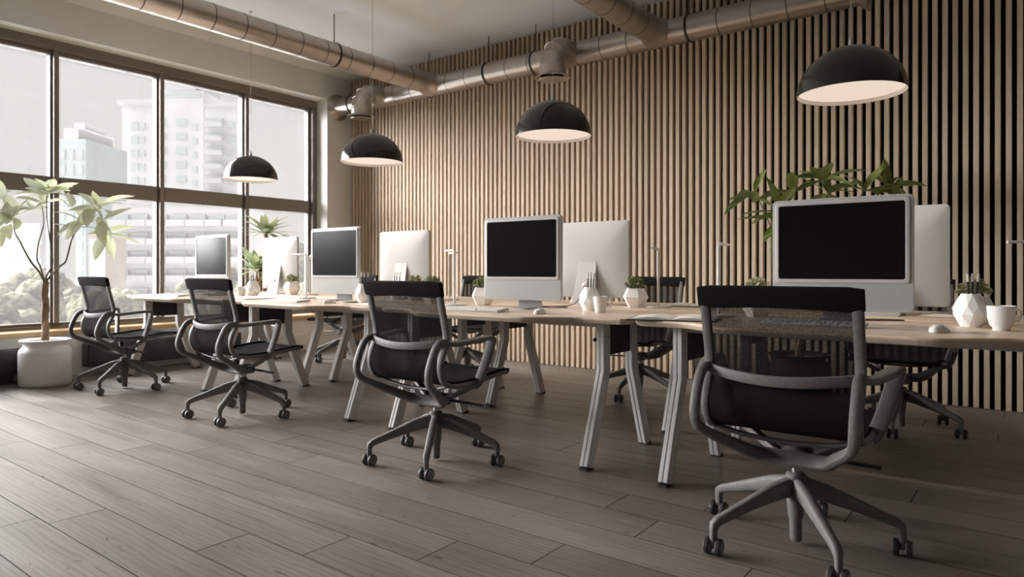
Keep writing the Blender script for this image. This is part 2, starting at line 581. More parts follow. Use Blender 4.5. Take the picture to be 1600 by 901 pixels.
# window wall: pillar at the far end, parapet, lintel, near end
WT = .42
ZH, ZS = 3.225, .392
YJ, YN = 5.59, -2.47
lw = MB()
lw.bbox((XW - WT, YR, ZH), (XW, YB, ZC + .15))
lw.bbox((XW - WT, YR, -.12), (XW, YB, ZS))
lw.bbox((XW - WT, YJ, ZS), (XW, YB, ZH))
lw.bbox((XW - WT, YR, ZS), (XW, YN, ZH))
wl = struct(lw.build('wall_left', 'plaster', smooth=0))
bl = struct(MB().bbox((XW, YR, 0), (XW + .014, YS - .003, .2)).build('baseboard_left', 'white_paint', smooth=0))
bevel(bl, .004, 2)
sl = struct(MB().bbox((XW - .22, YN, ZS), (XW + .045, YJ, ZS + .043)).build('trim_1', 'sill', smooth=0))
bevel(sl, .006, 2)
# white reveals lining the opening
struct(MB().bbox((XW - .21, YJ - .006, ZS + .043), (XW + .001, YJ, ZH)).build('trim_2', 'white_paint', smooth=0))
struct(MB().bbox((XW - .21, YN, ZH - .006), (XW + .001, YJ, ZH)).build('trim_3', 'white_paint', smooth=0))

XF = XW - .21     # front plane of the window frame
win = bpy.data.objects.new('window_1', None); C.objects.link(win); struct(win)
win.location = (XF, 2.5, ZS)
def wpart(name, b, mt='frame', bev=.004):
    o = b.build(name, mt, None, smooth=0)
    o.parent = win
    o.matrix_parent_inverse = Matrix.Translation(win.location).inverted()
    if bev: bevel(o, bev, 2)
    return o
ym = [5.59 - 1.0075 * k for k in range(9)]  # nearer bays are out of view, carried on to let in more daylight
hb = MB()
hb.bbox((XF - .10, YN, 3.125), (XF, YJ - .006, ZH - .006))
hb.bbox((XF - .14, YN, 3.085), (XF - .045, YJ - .006, 3.125))
wpart('head_rail', hb)
bb = MB()
bb.bbox((XF - .14, YN, ZS + .043), (XF - .02, YJ - .006, ZS + .075))
bb.bbox((XF - .14, YN, ZS + .075), (XF - .06, YJ - .006, ZS + .100))
wpart('bottom_rail', bb)
for k, yy in enumerate(ym):
    b = MB()
    if k == 0:
        b.bbox((XF - .14, YJ - .075, ZS + .10), (XF - .004, YJ - .006, 3.125))
        b.bbox((XF - .14, YJ - .105, ZS + .10), (XF - .06, YJ - .075, 3.085))
    else:
        b.bbox((XF - .14, yy - .022, ZS + .10), (XF, yy + .022, 3.125))
        b.bbox((XF - .14, yy - .040, ZS + .10), (XF - .05, yy - .022, 3.085))
        b.bbox((XF - .14, yy + .022, ZS + .10), (XF - .05, yy + .040, 3.085))
    wpart('mullion', b)
    if k < 8:
        b = MB()
        b.bbox((XF - .13, ym[k+1] + .04, 1.745), (XF - .03, yy - (.105 if k == 0 else .04), 1.905))
        wpart('transom', b)
        for z0, z1 in ((ZS + .10, 1.745), (1.905, 3.085)):
            p = wpart('pane', MB().bbox((XF - .105, ym[k+1] + .04, z0), (XF - .099, yy - (.105 if k == 0 else .04), z1)), 'glass', 0)

# ------------------------------------------------------------------ desks
TC = [-.66 - 1.825 * k for k in range(4)]
YF, YRR = 3.275, 4.225
ZT = .76
def desk_outline():
    L = .911
    fr = []
    for i in range(41):
        u = -L + 2 * L * i / 40
        a = abs(u)
        t = min(max((a - .36) / .30, 0), 1); t = t * t * (3 - 2 * t)
        y = -.452 + (.452 - .285) * t
        if a > L - .07:
            q = (a - (L - .07)) / .07
            y += .07 * (1 - math.sqrt(max(0, 1 - q * q)))
        fr.append((u, y))
    bk = [(L, .44), (L - .012, .462), (-L + .012, .462), (-L, .44)]
    return fr + bk
def make_desk():
    t = thing('desk', '', 'desk', (0, 0, 0), 0, 'wavy edged oak desks')
    ol = desk_outline()
    def inset(o, d):
        n = len(o); out = []
        for i in range(n):
            p, q = Vector(o[i-1]), Vector(o[(i+1) % n])
            tg = (q - p).normalized()
            out.append((o[i][0] - tg.y * d, o[i][1] + tg.x * d))
        return out
    b = MB()
    b.rings([[(x, y, ZT - .030) for x, y in inset(ol, .016)], [(x, y, ZT - .016) for x, y in inset(ol, .003)],
             [(x, y, ZT - .010) for x, y in ol], [(x, y, ZT - .004) for x, y in ol], [(x, y, ZT) for x, y in inset(ol, .004)]])
    b.build('tabletop', 'top', t, smooth=25)
    b = MB().bbox((-.70, -.13, ZT - .062), (.70, -.09, ZT - .030)); b.bbox((-.70, .09, ZT - .062), (.70, .13, ZT - .030))
    b.build('under_rail', 'white_metal', t, smooth=0)
    legs = {}
    for sx in (-1, 1):
        for sy in (-1, 1):
            b = MB()
            for off in (-.0125, .0125):
                pts = [(sx*.70 + off, sy*.155, ZT - .030), (sx*.70 + off, sy*.155, .475), (sx*.70 + off, sy*.162, .455), (sx*.70 + off, sy*.325, .012)]
                b.sweep(pts, rrect(.0215, .068, .003, 1), side=(1, 0, 0))
            b.bbox((sx*.70 - .010, sy*.155 - .031, .50), (sx*.70 + .010, sy*.155 + .031, ZT - .032))
            pts = [(sx*.70, sy*.162, .455), (sx*.70, sy*.325, .014)]
            b.sweep(pts, rrect(.012, .058, .002, 1), side=(1, 0, 0))
            leg = b.build('leg', 'white_metal', t, smooth=30)
            b = MB().bbox((sx*.70 - .0225, sy*.325 - .036, 0), (sx*.70 + .0225, sy*.325 + .036, .012))
            b.build('foot_pad', 'dark_dot', leg, smooth=0)
            first = None
            for yy, zz in ((-.012, .655), (.014, .655), (0, .50)):
                if first is None:
                    b = MB()
                    b.lathe([(.0036, -.0247), (.0036, .0247)], 8, axis=(1, 0, 0))
                    first = o = b.build('bolt', 'dark_dot', leg, smooth=0)
                else:
                    o = link_copy(first, leg)
                o.location = (sx*.70, sy*.155 + yy, zz)
        MB().bbox((sx*.70 - .009, -.125, .555), (sx*.70 + .009, .125, .725)).build('end_panel', 'dark_panel', t, smooth=0)
    return t
desk0 = make_desk()
dl = ['front-row oak desk nearest the camera, under the large near monitor',
      'front-row oak desk with the central monitor, keyboard and cup, second from the camera',
      'front-row oak desk third from the camera, behind the chair third from the camera',
      'front-row oak desk farthest away, its free end by the window']
rl = ['back-row oak desk nearest the camera, under the half hidden white monitor back',
      'back-row oak desk with the cabled white monitor, planter and slim lamp, second from the camera',
      'back-row oak desk third from the camera with two potted succulents',
      'back-row oak desk farthest away, beside the palm at the window']
desk0['label'] = dl[0]; desk0.location = (TC[0], YF, 0)
for k in range(1, 4): copy_tree(desk0, dl[k], (TC[k], YF, 0), 0)
for k in range(4): copy_tree(desk0, rl[k], (TC[k], YRR, 0), PI)

# ------------------------------------------------------------------ office chairs
PROF = [(-.250, .935), (-.232, .86), (-.208, .76), (-.192, .685), (-.200, .63), (-.226, .575), (-.232, .515),
        (-.205, .458), (-.140, .432), (-.04, .428), (.08, .436), (.19, .447), (.27, .452), (.325, .446)]
PC = cr([(0, a, b) for a, b in PROF], 5)
def make_chair():
    t = thing('office_chair', '', 'chair', (0, 0, 0), 0, 'mesh office chairs at the desks')
    nb = 5 * 8   # back part ends where the seat starts
    def halfw(i):
        u = i / (len(PC) - 1)
        return .250 - .016 * max(0, (u - .45) / .55)
    # side frames
    for sx in (-1, 1):
        pts = [Vector((sx * halfw(i), p.y, p.z)) for i, p in enumerate(PC[2:-3])]
        sc = [(1.0 if i < 25 else .8, 1) for i in range(len(pts))]
        MB().sweep(pts, rrect(.036, .024, .009, 2), side=(1, 0, 0), scale=sc).build('side_frame', 'chair_grey', t)
    # fabric sling, slightly hollow between the frames
    def sling(i0, i1, name):
        rows = []
        for i in range(i0, i1 + 1):
            p = PC[i]
            tg = (PC[min(i+1, len(PC)-1)] - PC[max(i-1, 0)]).normalized()
            nrm = Vector((0, -tg.z, tg.y))
            if nrm.z < 0 and nrm.y > 0: pass
            w = halfw(i) - .008
            sag = .014
            rows.append([(w * u, p.y + nrm.y * (.008 + sag * (1 - u*u)) * -1 * (1 if i < nb else 0), p.z - (sag * (1 - u*u) if i >= nb else 0) + .012 * (1 if i >= nb else 0)) for u in (-1, -.75, -.5, -.25, 0, .25, .5, .75, 1)])
        return MB().grid(rows).build(name, 'mesh', t, fix=False, smooth=60)
    sling(3, nb, 'back_mesh')
    sling(nb, len(PC) - 2, 'seat_mesh')
    # padded seat front edge and side hems
    e = PC[-2]
    MB().sweep([(u * .236, e.y, e.z + .006) for u in (-1, -.5, 0, .5, 1)], rrect(.022, .018, .008, 2), side=(0, 1, 0)).build('seat_edge', 'chair_black', t)
    for sx in (-1, 1):
        pts = [Vector((sx * (halfw(i) - .004), p.y, p.z + .016)) for i, p in enumerate(PC) if i >= nb - 2]
        MB().sweep(pts, rrect(.016, .012, .004, 1), side=(1, 0, 0)).build('seat_hem', 'chair_black', t)
    # head band: folded black fabric over the top, a little wider than the frame
    rows = []
    for u in [i / 12 * 2 - 1 for i in range(13)]:
        x = u * .271
        bow = -.012 * (1 - u * u)
        lo = .866 + .010 * (1 - u * u)
        end = .84 if abs(u) == 1 else 1.0
        ring = []
        for (a, b) in ((-.268, .940), (-.262, .947), (-.246, .947), (-.236, .940), (-.222, lo + .01), (-.226, lo), (-.240, lo - .004), (-.250, lo + .006)):
            cy, cz = -.246, .905
            ring.append((x, cy + (a - cy) * end + bow, cz + (b - cz) * end))
        rows.append(ring)
    MB().rings(rows).build('head_band', 'chair_black', t, smooth=50)
    # curved brace across the back
    pts = cr([(-.256, -.205, .648), (-.20, -.235, .641), (-.10, -.262, .631), (0, -.270, .627), (.10, -.262, .631), (.20, -.235, .641), (.256, -.205, .648)], 4)
    MB().sweep(pts, rrect(.038, .018, .007, 2), side=(0, 0, 1)).build('back_brace', 'chair_grey', t)
    for sx in (-1, 1):
        # armrest: blade running forward, bending down to the seat rail
        pts = cr([(sx*.258, -.215, .645), (sx*.282, -.165, .642), (sx*.298, -.10, .649), (sx*.311, -.02, .656), (sx*.317, .050, .660),
                  (sx*.317, .074, .650), (sx*.312, .074, .626), (sx*.288, .060, .530), (sx*.258, .045, .440), (sx*.236, .038, .415)], 4)
        n = len(pts)
        wid = []
        for i in range(n):
            u = i / (n - 1)
            wid.append((.50 + .55 * min(1, u / .25) if u < .5 else 1.05, 1.0))
        MB().sweep(pts, rrect(.052, .022, .008, 2), side=(1, 0, 0), scale=wid).build('armrest', 'chair_grey', t)
        # front strut from the hub up to the seat rail
        pts = cr([(sx*.045, -.01, .318), (sx*.110, .020, .350), (sx*.185, .045, .392), (sx*.236, .060, .415)], 4)
        MB().sweep(pts, rrect(.036, .028, .008, 2)).build('front_strut', 'chair_grey', t)
    # yoke: leaves the brace on both sides, bows backwards, runs forward and inward and meets under the hub
    half = [(.252, -.205, .652), (.254, -.240, .650), (.256, -.275, .620), (.256, -.312, .540), (.255, -.318, .487), (.248, -.296, .448),
            (.222, -.235, .412), (.170, -.150, .368), (.132, -.085, .334), (.095, -.055, .322)]
    for sx in (-1, 1):
        pts = cr([(sx * a, b_, c_) for a, b_, c_ in half] + [(sx * .035, -.045, .318), (0, -.044, .317)], 4)
        n = len(pts)
        MB().sweep(pts, rrect(.033, .033, .011, 2), scale=[(1.0 + .15 * max(0, min(1, (i / (n - 1) - .5) / .4)), 1.0 + .75 * max(0, min(1, (i / (n - 1) - .5) / .35))) for i in range(n)]).build('support_arm', 'chair_grey', t)
    # dark curved bars below the seat
    for yy, dz in ((-.165, .0), (.08, .006)):
        pts = cr([(-.245, yy, .436 + dz), (-.15, yy + .01, .412 + dz), (0, yy + .015, .402 + dz), (.15, yy + .01, .412 + dz), (.245, yy, .436 + dz)], 4)
        MB().sweep(pts, rrect(.026, .014, .005, 2), side=(0, 1, 0)).build('seat_bar', 'chair_dark', t)
    # hub, lever, column
    hb = MB()
    hb.rings([[(x, y + .020, z) for x, y in rrect(w, d, .02, 2)] for z, w, d in ((.286, .08, .09), (.292, .10, .11), (.338, .10, .11), (.346, .08, .09))])
    hb.build('hub', 'chair_grey', t)
    MB().sweep([(.05, .04, .318), (.15, .05, .314), (.27, .055, .310)], rrect(.028, .010, .003, 1), side=(0, 1, 0)).build('tilt_lever', 'chair_dark', t)
    MB().lathe([(.014, .235), (.014, .29)], 14).build('gas_column', 'chrome', t)
    MB().lathe([(.026, .262), (.034, .256), (.036, .235), (.032, .17), (.026, .10), (.022, .09), (.021, .018), (.018, .012)], 20).build('base_hub', 'chair_grey', t)
    wheel = None
    for k in range(5):
        a = PI / 2 + k * 2 * PI / 5
        d = Vector((math.cos(a), math.sin(a), 0))
        sd = Vector((-math.sin(a), math.cos(a), 0))
        pts = [d * .02 + Vector((0, 0, .212)), d * .10 + Vector((0, 0, .196)), d * .20 + Vector((0, 0, .163)), d * .295 + Vector((0, 0, .129)),
               d * .325 + Vector((0, 0, .118)), d * .342 + Vector((0, 0, .105)), d * .345 + Vector((0, 0, .085)), d * .345 + Vector((0, 0, .026))]
        sc = [(.95, 1.75), (.95, 1.55), (.85, 1.12), (.72, .86), (.7, .84), (.68, .80), (.52, .62), (.48, .58)]
        arm = MB().sweep(pts, rrect(.044, .040, .012, 2), side=sd, scale=sc).build('base_arm', 'chair_grey', t, smooth=50)
        sw = (.10, -.08, .05, -.04, .07)[k]     # castor swivel
        ax = Vector((math.cos(sw), math.sin(sw), 0))
        for s2 in (-1, 1):
            if wheel is None:
                b = MB()
                b.m = 0
                b.lathe([(.012, -.009), (.026, -.009), (.0295, -.006), (.030, 0), (.0295, .006), (.026, .009), (.012, .009)], 20, axis=(1, 0, 0))
                b.m = 1
                b.lathe([(.0240, -.0108), (.0250, -.009), (.0250, .009), (.0240, .0108)], 18, axis=(1, 0, 0))
                wheel = o = b.build('caster_wheel', ['tyre', 'chair_grey'], arm)
            else:
                o = link_copy(wheel, arm)
            o.location = d * .345 + ax * (s2 * .0205) + Vector((0, 0, .030))
            o.rotation_euler = (0, 0, sw)
    return t
chair0 = make_chair()
cl = ['grey framed black mesh office chair nearest the camera, back turned to us',
      'grey framed black mesh office chair before the central monitor, second from the camera',
      'grey framed black mesh office chair third from the camera, back turned to us',
      'grey framed black mesh office chair beside the big white planter by the window']
crl = ['black mesh office chair behind the near back-row desk, half hidden by the nearest chair',
       'black mesh office chair against the slats, backrest showing beside the hexagonal planter and slim lamp',
       'black mesh office chair behind the back-row desk, backrest peeping left of the central monitor',
       'black mesh office chair at the farthest back-row desk near the room corner']
CX = [-.693, -2.503, -4.345, -6.149]
chair0['label'] = cl[0]; chair0.location = (CX[0], 2.618, 0)
for k in range(1, 4): copy_tree(chair0, cl[k], (CX[k], 2.615, 0), 0)
for k in range(4): copy_tree(chair0, crl[k], (TC[k] - .01, 4.94, 0), PI)

# ------------------------------------------------------------------ all-in-one computers
def make_monitor():
    t = thing('desktop_computer', '', 'computer', (0, 0, 0), 0, 'white all-in-one computers')
    W, Z0, Z1 = .604, .052, .578
    zc, H = (Z0 + Z1) / 2, Z1 - Z0
    def rr(w, h, r, y, zz=None, k=4):
        return [(a, y, (zc if zz is None else zz) + b) for a, b in rrect(w, h, r, k)]
    b = MB()
    rings = [rr(W - .012, H - .012, .020, -.004), rr(W - .003, H - .003, .022, -.003), rr(W, H, .022, .001), rr(W, H, .022, .014),
             rr(W - .004, H - .004, .022, .018), rr(W * .90, H * .88, .03, .026), rr(W * .72, H * .66, .04, .036), rr(W * .45, H * .40, .05, .043), rr(W * .15, H * .13, .02, .046)]
    b.rings(rings)
    sh = b.build('housing', 'mon_shell', t, smooth=30)
    # raised silver bezel round the screen
    zs, hs, ws = Z1 - .026 - .178, .386, .576
    b = MB()
    o_ = rr(ws, hs, .016, 0, zs); i_ = rr(ws - .036, hs - .036, .010, 0, zs)
    def yy(r, v): return [(p[0], v, p[2]) for p in r]
    b.rings([yy(o_, -.003), yy(o_, -.0085), yy(rr(ws - .006, hs - .006, .014, 0, zs), -.010), yy(rr(ws - .032, hs - .032, .011, 0, zs), -.010), yy(i_, -.007), yy(i_, -.003)], True, False, True)
    b.build('bezel', 'mon_rim', t)
    b = MB(); b.rings([yy(i_, -.0035), yy(i_, -.0065)]); b.build('screen', 'screen', t)
    # stand: plate on the desk and a sheet leaning from its rear up to the housing
    b = MB()
    b.rings([[(x, y, z) for x, y in [(p, q + .010) for p, q in rrect(.185, .205, .012, 3)]] for z in (0, .008)])
    b.build('base_plate', 'mon_shell', t)
    rows = []
    for (y, z, w) in ((.106, .004, .185), (.104, .03, .180), (.086, .12, .165), (.064, .22, .150), (.046, .300, .138), (.036, .305, .136)):
        rows.append([(-w/2, y, z), (w/2, y, z), (w/2, y - .012, z), (-w/2, y - .012, z)])
    b = MB(); b.rings(rows); st = b.build('stand', 'mon_shell', t, smooth=20); bevel(st, .002, 2)
    b = MB(); b.lathe([(.020, 0), (.020, .004), (.017, .0055)], 20, axis=(0, .97, .2)); o = b.build('cable_grommet', 'mon_rim', t)
    o.location = (0, .0835, .138)
    return t
mon0 = make_monitor()
ml = ['white all-in-one computer nearest the camera, dark screen facing us',
      'white all-in-one computer at picture centre, dark screen facing us, second from the camera',
      'white all-in-one computer third from the camera, dark screen facing us near the corner',
      'white all-in-one computer farthest away by the window, screen washed pale by daylight']
nl = ['white all-in-one computer seen from behind, half hidden by the nearest monitor',
      'white all-in-one computer seen from behind, grommet with dark cable, beside the central monitor',
      'white all-in-one computer seen from behind, before the slats above the second chair',
      'white all-in-one computer seen from behind, against the window beside the palm']
MXF = [-.72, -2.565, -4.41, -6.26]
MXR = [-.64, -2.455, -4.31, -6.13]
mon0['label'] = ml[0]; mon0.location = (MXF[0], 3.45, ZT)
for k in range(1, 4): copy_tree(mon0, ml[k], (MXF[k], 3.45, ZT), 0)
for k in range(4): copy_tree(mon0, nl[k], (MXR[k], 4.12, ZT), PI)

# ------------------------------------------------------------------ keyboards and mice
def make_keyboard():
    t = thing('keyboard', '', 'keyboard', (0, 0, 0), 0, 'slim white keyboards')
    b = MB(); b.rings([[(x, y, z + .018 * (y + .06) / .24) for x, y in rrect(w, d, .010, 3)] for z, w, d in ((0, .424, .116), (.006, .43, .122), (.009, .426, .118))])
    b.build('tray', 'mon_rim', t)
    b = MB()
    for r in range(5):
        for c in range(14):
            if r == 0 and 4 <= c <= 8 and c != 6: continue
            w = .128 if (r == 0 and c == 6) else .0245
            x, y = -.189 + c * .0291, -.044 + r * .0222
            z = .011 + .018 * (y + .06) / .24
            b.box((x, y, z), (w, .018, .007))
    k = b.build('keys', 'key', t, smooth=0); k['kind'] = 'stuff'
    return t
kb0 = make_keyboard()
kb0['label'] = 'slim white keyboard on the near desk, mostly hidden behind the nearest chair'
kb0.location = (-.765, 3.13, ZT)
copy_tree(kb0, 'slim white keyboard in front of the central monitor', (-2.62, 3.06, ZT), .06)
copy_tree(kb0, 'slim white keyboard before the third monitor, beyond the third chair', (-4.52, 3.10, ZT), -.05)
copy_tree(kb0, 'slim white keyboard on the farthest desk by the window', (-6.36, 3.12, ZT), .03)
def make_mouse():
    b = MB()
    prof = []
    for z, k in ((0, .92), (.004, 1.0), (.010, 1.0), (.018, .90), (.025, .70), (.030, .40), (.0315, .1)):
        prof.append([(.031 * k * math.cos(a) * (1 + .06 * math.sin(a)), .057 * k * math.sin(a), z) for a in [2 * PI * i / 24 for i in range(24)]])
    b.rings(prof)
    o = b.build('computer_mouse', 'porcelain', smooth=70)
    return tag(o, '', 'mouse', 'white computer mice')
ms0 = make_mouse()
ms0['label'] = 'white computer mouse on the near desk, left of the faceted vase'
ms0.location = (-.292, 3.10, ZT); ms0.rotation_euler = (0, 0, -.25)
for (x, y, r, l) in ((-2.158, 3.075, .2, 'white computer mouse on the second desk, right of the central monitor'),
                     (-4.06, 3.13, .1, 'white computer mouse before the third monitor'),
                     (-2.72, 4.33, .1, 'white computer mouse behind the central monitor, on the back-row desk')):
    c = link_copy(ms0); c['label'] = l; c.location = (x, y, ZT); c.rotation_euler = (0, 0, r)

# ------------------------------------------------------------------ cables
def cable(pts, label, r=.0028):
    return tag(MB().tube(cr(pts, 6), r, 6).build('cable', 'cable'), label, 'cable')
z = ZT + .003
cable([(-2.455, 4.028, .895), (-2.445, 4.00, .885), (-2.44, 3.965, .84), (-2.45, 3.92, .785), (-2.48, 3.86, z), (-2.55, 3.72, z), (-2.58, 3.66, z), (-2.50, 3.60, z), (-2.38, 3.64, z), (-2.40, 3.73, z), (-2.52, 3.74, z), (-2.54, 3.80, z)],
      'dark cable looping over the desk from the central monitor back')
cable([(-6.13, 4.028, .895), (-6.13, 3.995, .885), (-6.15, 3.955, .82), (-6.19, 3.90, .775), (-6.24, 3.84, z), (-6.42, 3.77, z)],
      'dark cable hanging from the far monitor back near the palm')
cable([(-.80, 3.545, z), (-.70, 3.58, z), (-.58, 3.61, z), (-.49, 3.68, z), (-.53, 3.73, z), (-.64, 3.68, z), (-.71, 3.60, z)],
      'dark cable looped on the near desk behind the nearest monitor')

# ------------------------------------------------------------------ pots, cups, vases
def succulent(parent, zb, n, R, mt, seed):
    rnd = random.Random(seed)
    b = MB()
    for i in range(n):
        th = math.acos(1 - rnd.random() * 1.05); ph = rnd.random() * 2 * PI
        d = Vector((math.sin(th) * math.cos(ph), math.sin(th) * math.sin(ph), math.cos(th) * .95))
        c = Vector((0, 0, zb)) + d * R * rnd.uniform(.55, 1.0)
        u = d.orthogonal().normalized(); q = Quaternion(d, rnd.random() * 6.28); u = q @ u
        v = d.cross(u)
        L = rnd.uniform(.011, .017); W = L * .62
        a = (u * .75 + d * .65).normalized()
        w = v
        nn = a.cross(w)
        ids = [b.v(c - a * L * .8), b.v(c + w * W * .8 + nn * .002), b.v(c + a * L), b.v(c - w * W * .8 + nn * .002), b.v(c - nn * .003)]
        b.f((ids[0], ids[1], ids[4])); b.f((ids[1], ids[2], ids[4])); b.f((ids[2], ids[3], ids[4])); b.f((ids[3], ids[0], ids[4]))
    f = b.build('foliage', mt, parent, smooth=80, fix=False); f['kind'] = 'stuff'
    b = MB()
    for i in range(7):
        a = i * 2 * PI / 7 + .3
        b.tube([(.006 * math.cos(a), .006 * math.sin(a), zb - .04), (.5 * R * math.cos(a), .5 * R * math.sin(a), zb + .5 * R)], .0022, 5)
    b.build('stems', 'branch', parent)
def hex_planter(label, loc, rz, seed, mt='leaf_small', plant=True):
    t = thing('potted_succulent', label, 'plant', loc, rz, 'succulents in hexagonal planters')
    b = MB()
    def hexr(r, z, a0=0): return [(r * math.cos(a0 + i * PI / 3), r * math.sin(a0 + i * PI / 3), z) for i in range(6)]
    b.rings([hexr(.050, 0), hexr(.086, .066), hexr(.058, .122), hexr(.054, .122), hexr(.060, .108)], cap=False)
    b.f([b.v(p) for p in reversed(hexr(.050, 0))])
    b.build('planter', 'pot', t, smooth=0)
    MB().prism([(p[0], p[1]) for p in hexr(.060, 0)], .103, .107).build('soil', 'earth', t, smooth=0)
    succulent(t, .138, 190, .068, mt, seed)
    return t
hex_planter('white hexagonal planter with green succulent beside the slim lamp, on the second back-row desk', (-2.06, 4.02, ZT), .15, 1)
hex_planter('white hexagonal planter with succulent tucked against the left edge of the central monitor', (-3.00, 3.60, ZT), .3, 2)
hex_planter('succulent planter left of the nearest monitor, leaves showing over the nearest chair', (-1.145, 3.60, ZT), .5, 3, 'leaf_light')
hex_planter('white hexagonal planter with pale succulent behind the faceted pencil vase at right', (-.215, 3.70, ZT), .2, 4, 'leaf_light')
hex_planter('right one of the two succulents above the second chair headrest', (-3.50, 3.62, ZT), .0, 5)
hex_planter('left one of the two succulents above the second chair headrest', (-3.93, 3.87, ZT), .4, 6)
hex_planter('white hexagonal planter with succulent left of the third monitor, by the window light', (-5.80, 4.02, ZT), .1, 7)

def facet_vase(label, loc, rz, npen=3, seed=0):
    t = thing('faceted_vase', label, 'vase', loc, rz, 'faceted white vases')
    rnd = random.Random(seed)
    b = MB()
    n = 10
    levels = [(.034, 0, 0), (.058, .045, .5), (.046, .075, 0), (.056, .085, .5), (.036, .118, 0)]
    levels = [(.038, 0, 0), (.066, .052, .5), (.060, .090, 0), (.036, .140, .5)]
    rings = [[(r * math.cos((i + o) * 2 * PI / n), r * math.sin((i + o) * 2 * PI / n), z) for i in range(n)] for r, z, o in levels]
    ids = [[b.v(p) for p in r] for r in rings]
    b.f(list(reversed(ids[0])))
    for L in range(3):
        a, c = ids[L], ids[L + 1]
        oa, oc = levels[L][2], levels[L + 1][2]
        for i in range(n):
            j = (i + 1) % n
            # triangles between two staggered rings
            if oc > oa:
                b.f((a[i], a[j], c[i])); b.f((a[j], c[j], c[i]))
            else:
                b.f((a[i], a[j], c[j])); b.f((a[i], c[j], c[i]))
    inner = [b.v((.030 * math.cos((i + .5) * 2 * PI / n), .030 * math.sin((i + .5) * 2 * PI / n), .137)) for i in range(n)]
    deep = [b.v((.026 * math.cos((i + .5) * 2 * PI / n), .026 * math.sin((i + .5) * 2 * PI / n), .03)) for i in range(n)]
    for i in range(n):
        j = (i + 1) % n
        b.f((ids[3][i], ids[3][j], inner[j], inner[i])); b.f((inner[i], inner[j], deep[j], deep[i]))
    b.f(deep)
    b.build('vessel', 'pot', t, smooth=0, fix=False)
    return t
def pencils(loc, rz, label, lean):
    pos = ('left', 'middle', 'right leaning')
    c, s_ = math.cos(rz), math.sin(rz)
    for k, (x, y, lx, ly) in enumerate(lean):
        wx, wy = x * c - y * s_, x * s_ + y * c
        t = thing('pencil', pos[k] + ' ' + label, 'pencil', (loc[0] + wx, loc[1] + wy, loc[2] + .032), 0, 'black pencils in the vases')
        d = Vector((lx, ly, 1)).normalized()
        MB().tube([d * 0, d * .160], .0042, 6).build('shaft', 'pencil', t, smooth=0)
        MB().tube([d * .160, d * .164, d * .190, d * .194], [.0042, .0047, .0047, .003], 8).build('white_tip', 'paper', t)
LE = [(-.012, -.008, -.04, .0), (.002, -.010, -.01, .02), (.012, .006, .13, .02)]
for (loc, rz, l, pl) in (((-.214, 3.495, ZT), .2, 'faceted white vase with three pencils beside the cup at right', 'black pencil with white tip in the faceted vase at right'),
                         ((-2.095, 3.50, ZT), .6, 'faceted white vase with three pencils beside the tapered mug, right of picture centre', 'black pencil with white tip in the vase before the cabled monitor back'),
                         ((-3.93, 3.34, ZT), .1, 'faceted white vase with pencils just right of the third monitor', 'black pencil with white tip standing just right of the third monitor'),
                         ((-4.215, 3.93, ZT), .3, 'faceted white vase with pencils, mostly hidden behind the second chair headrest', 'black pencil with white tip before the slim monitor back above the second chair'),
                         ((-5.64, 3.50, ZT), .4, 'faceted white vase with black pencils on the far desk, before the palm', 'black pencil with white tip on the far desk before the palm')):
    facet_vase(l, loc, rz)
    pencils(loc, rz + (.65 if loc[0] > -1 else .55), pl, LE)

def cup(label, loc, rz, handle=True, k=1.0):
    t = thing('cup', label, 'cup', loc, rz, 'white porcelain cups')
    b = MB()
    b.lathe([(.001, .004), (.024*k, .004), (.026*k, 0), (.029*k, 0), (.030*k, .010), (.040*k, .022), (.047*k, .050), (.0495*k, .097), (.0485*k, .098), (.0465*k, .094), (.044*k, .050), (.036*k, .024), (.02*k, .014), (.001, .013)], 32, cap=False)
    b.build('bowl', 'porcelain', t, smooth=40)
    if handle:
        pts = cr([(.046*k, 0, .080), (.062*k, 0, .084), (.078*k, 0, .072), (.080*k, 0, .054), (.068*k, 0, .038), (.046*k, 0, .038)], 5)
        MB().sweep(pts, circ(.0045, 8), side=(0, 1, 0)).build('handle', 'porcelain', t)
    return t
def beaker(label, loc, rz):
    t = thing('cup', label, 'cup', loc, rz, 'white porcelain cups')
    MB().lathe([(.001, .0), (.029, .0), (.031, .003), (.042, .090), (.0415, .0915), (.039, .089), (.029, .008), (.001, .008)], 32, cap=False).build('bowl', 'porcelain', t, smooth=40)
    pts = cr([(.039, 0, .074), (.056, 0, .078), (.068, 0, .066), (.068, 0, .046), (.056, 0, .032), (.034, 0, .034)], 5)
    MB().sweep(pts, circ(.0045, 8), side=(0, 1, 0)).build('handle', 'porcelain', t)
    return t
cup('white porcelain cup with ring handle at the right edge, on the near desk', (-.104, 3.36, ZT), math.radians(37))
beaker('tapered white mug beside the faceted vase on the second desk', (-1.965, 3.40, ZT), math.radians(50))
beaker('tapered white mug on the far desk, left of the black pencils', (-5.73, 3.44, ZT), math.radians(200))
tag(MB().lathe([(.001, 0), (.045, 0), (.050, .002), (.085, .010), (.086, .012), (.05, .005), (.001, .005)], 32, cap=False).build('saucer', 'porcelain', smooth=40, loc=(-4.05, 3.33, ZT)),
    'white saucer at the right foot of the third monitor', 'plate')

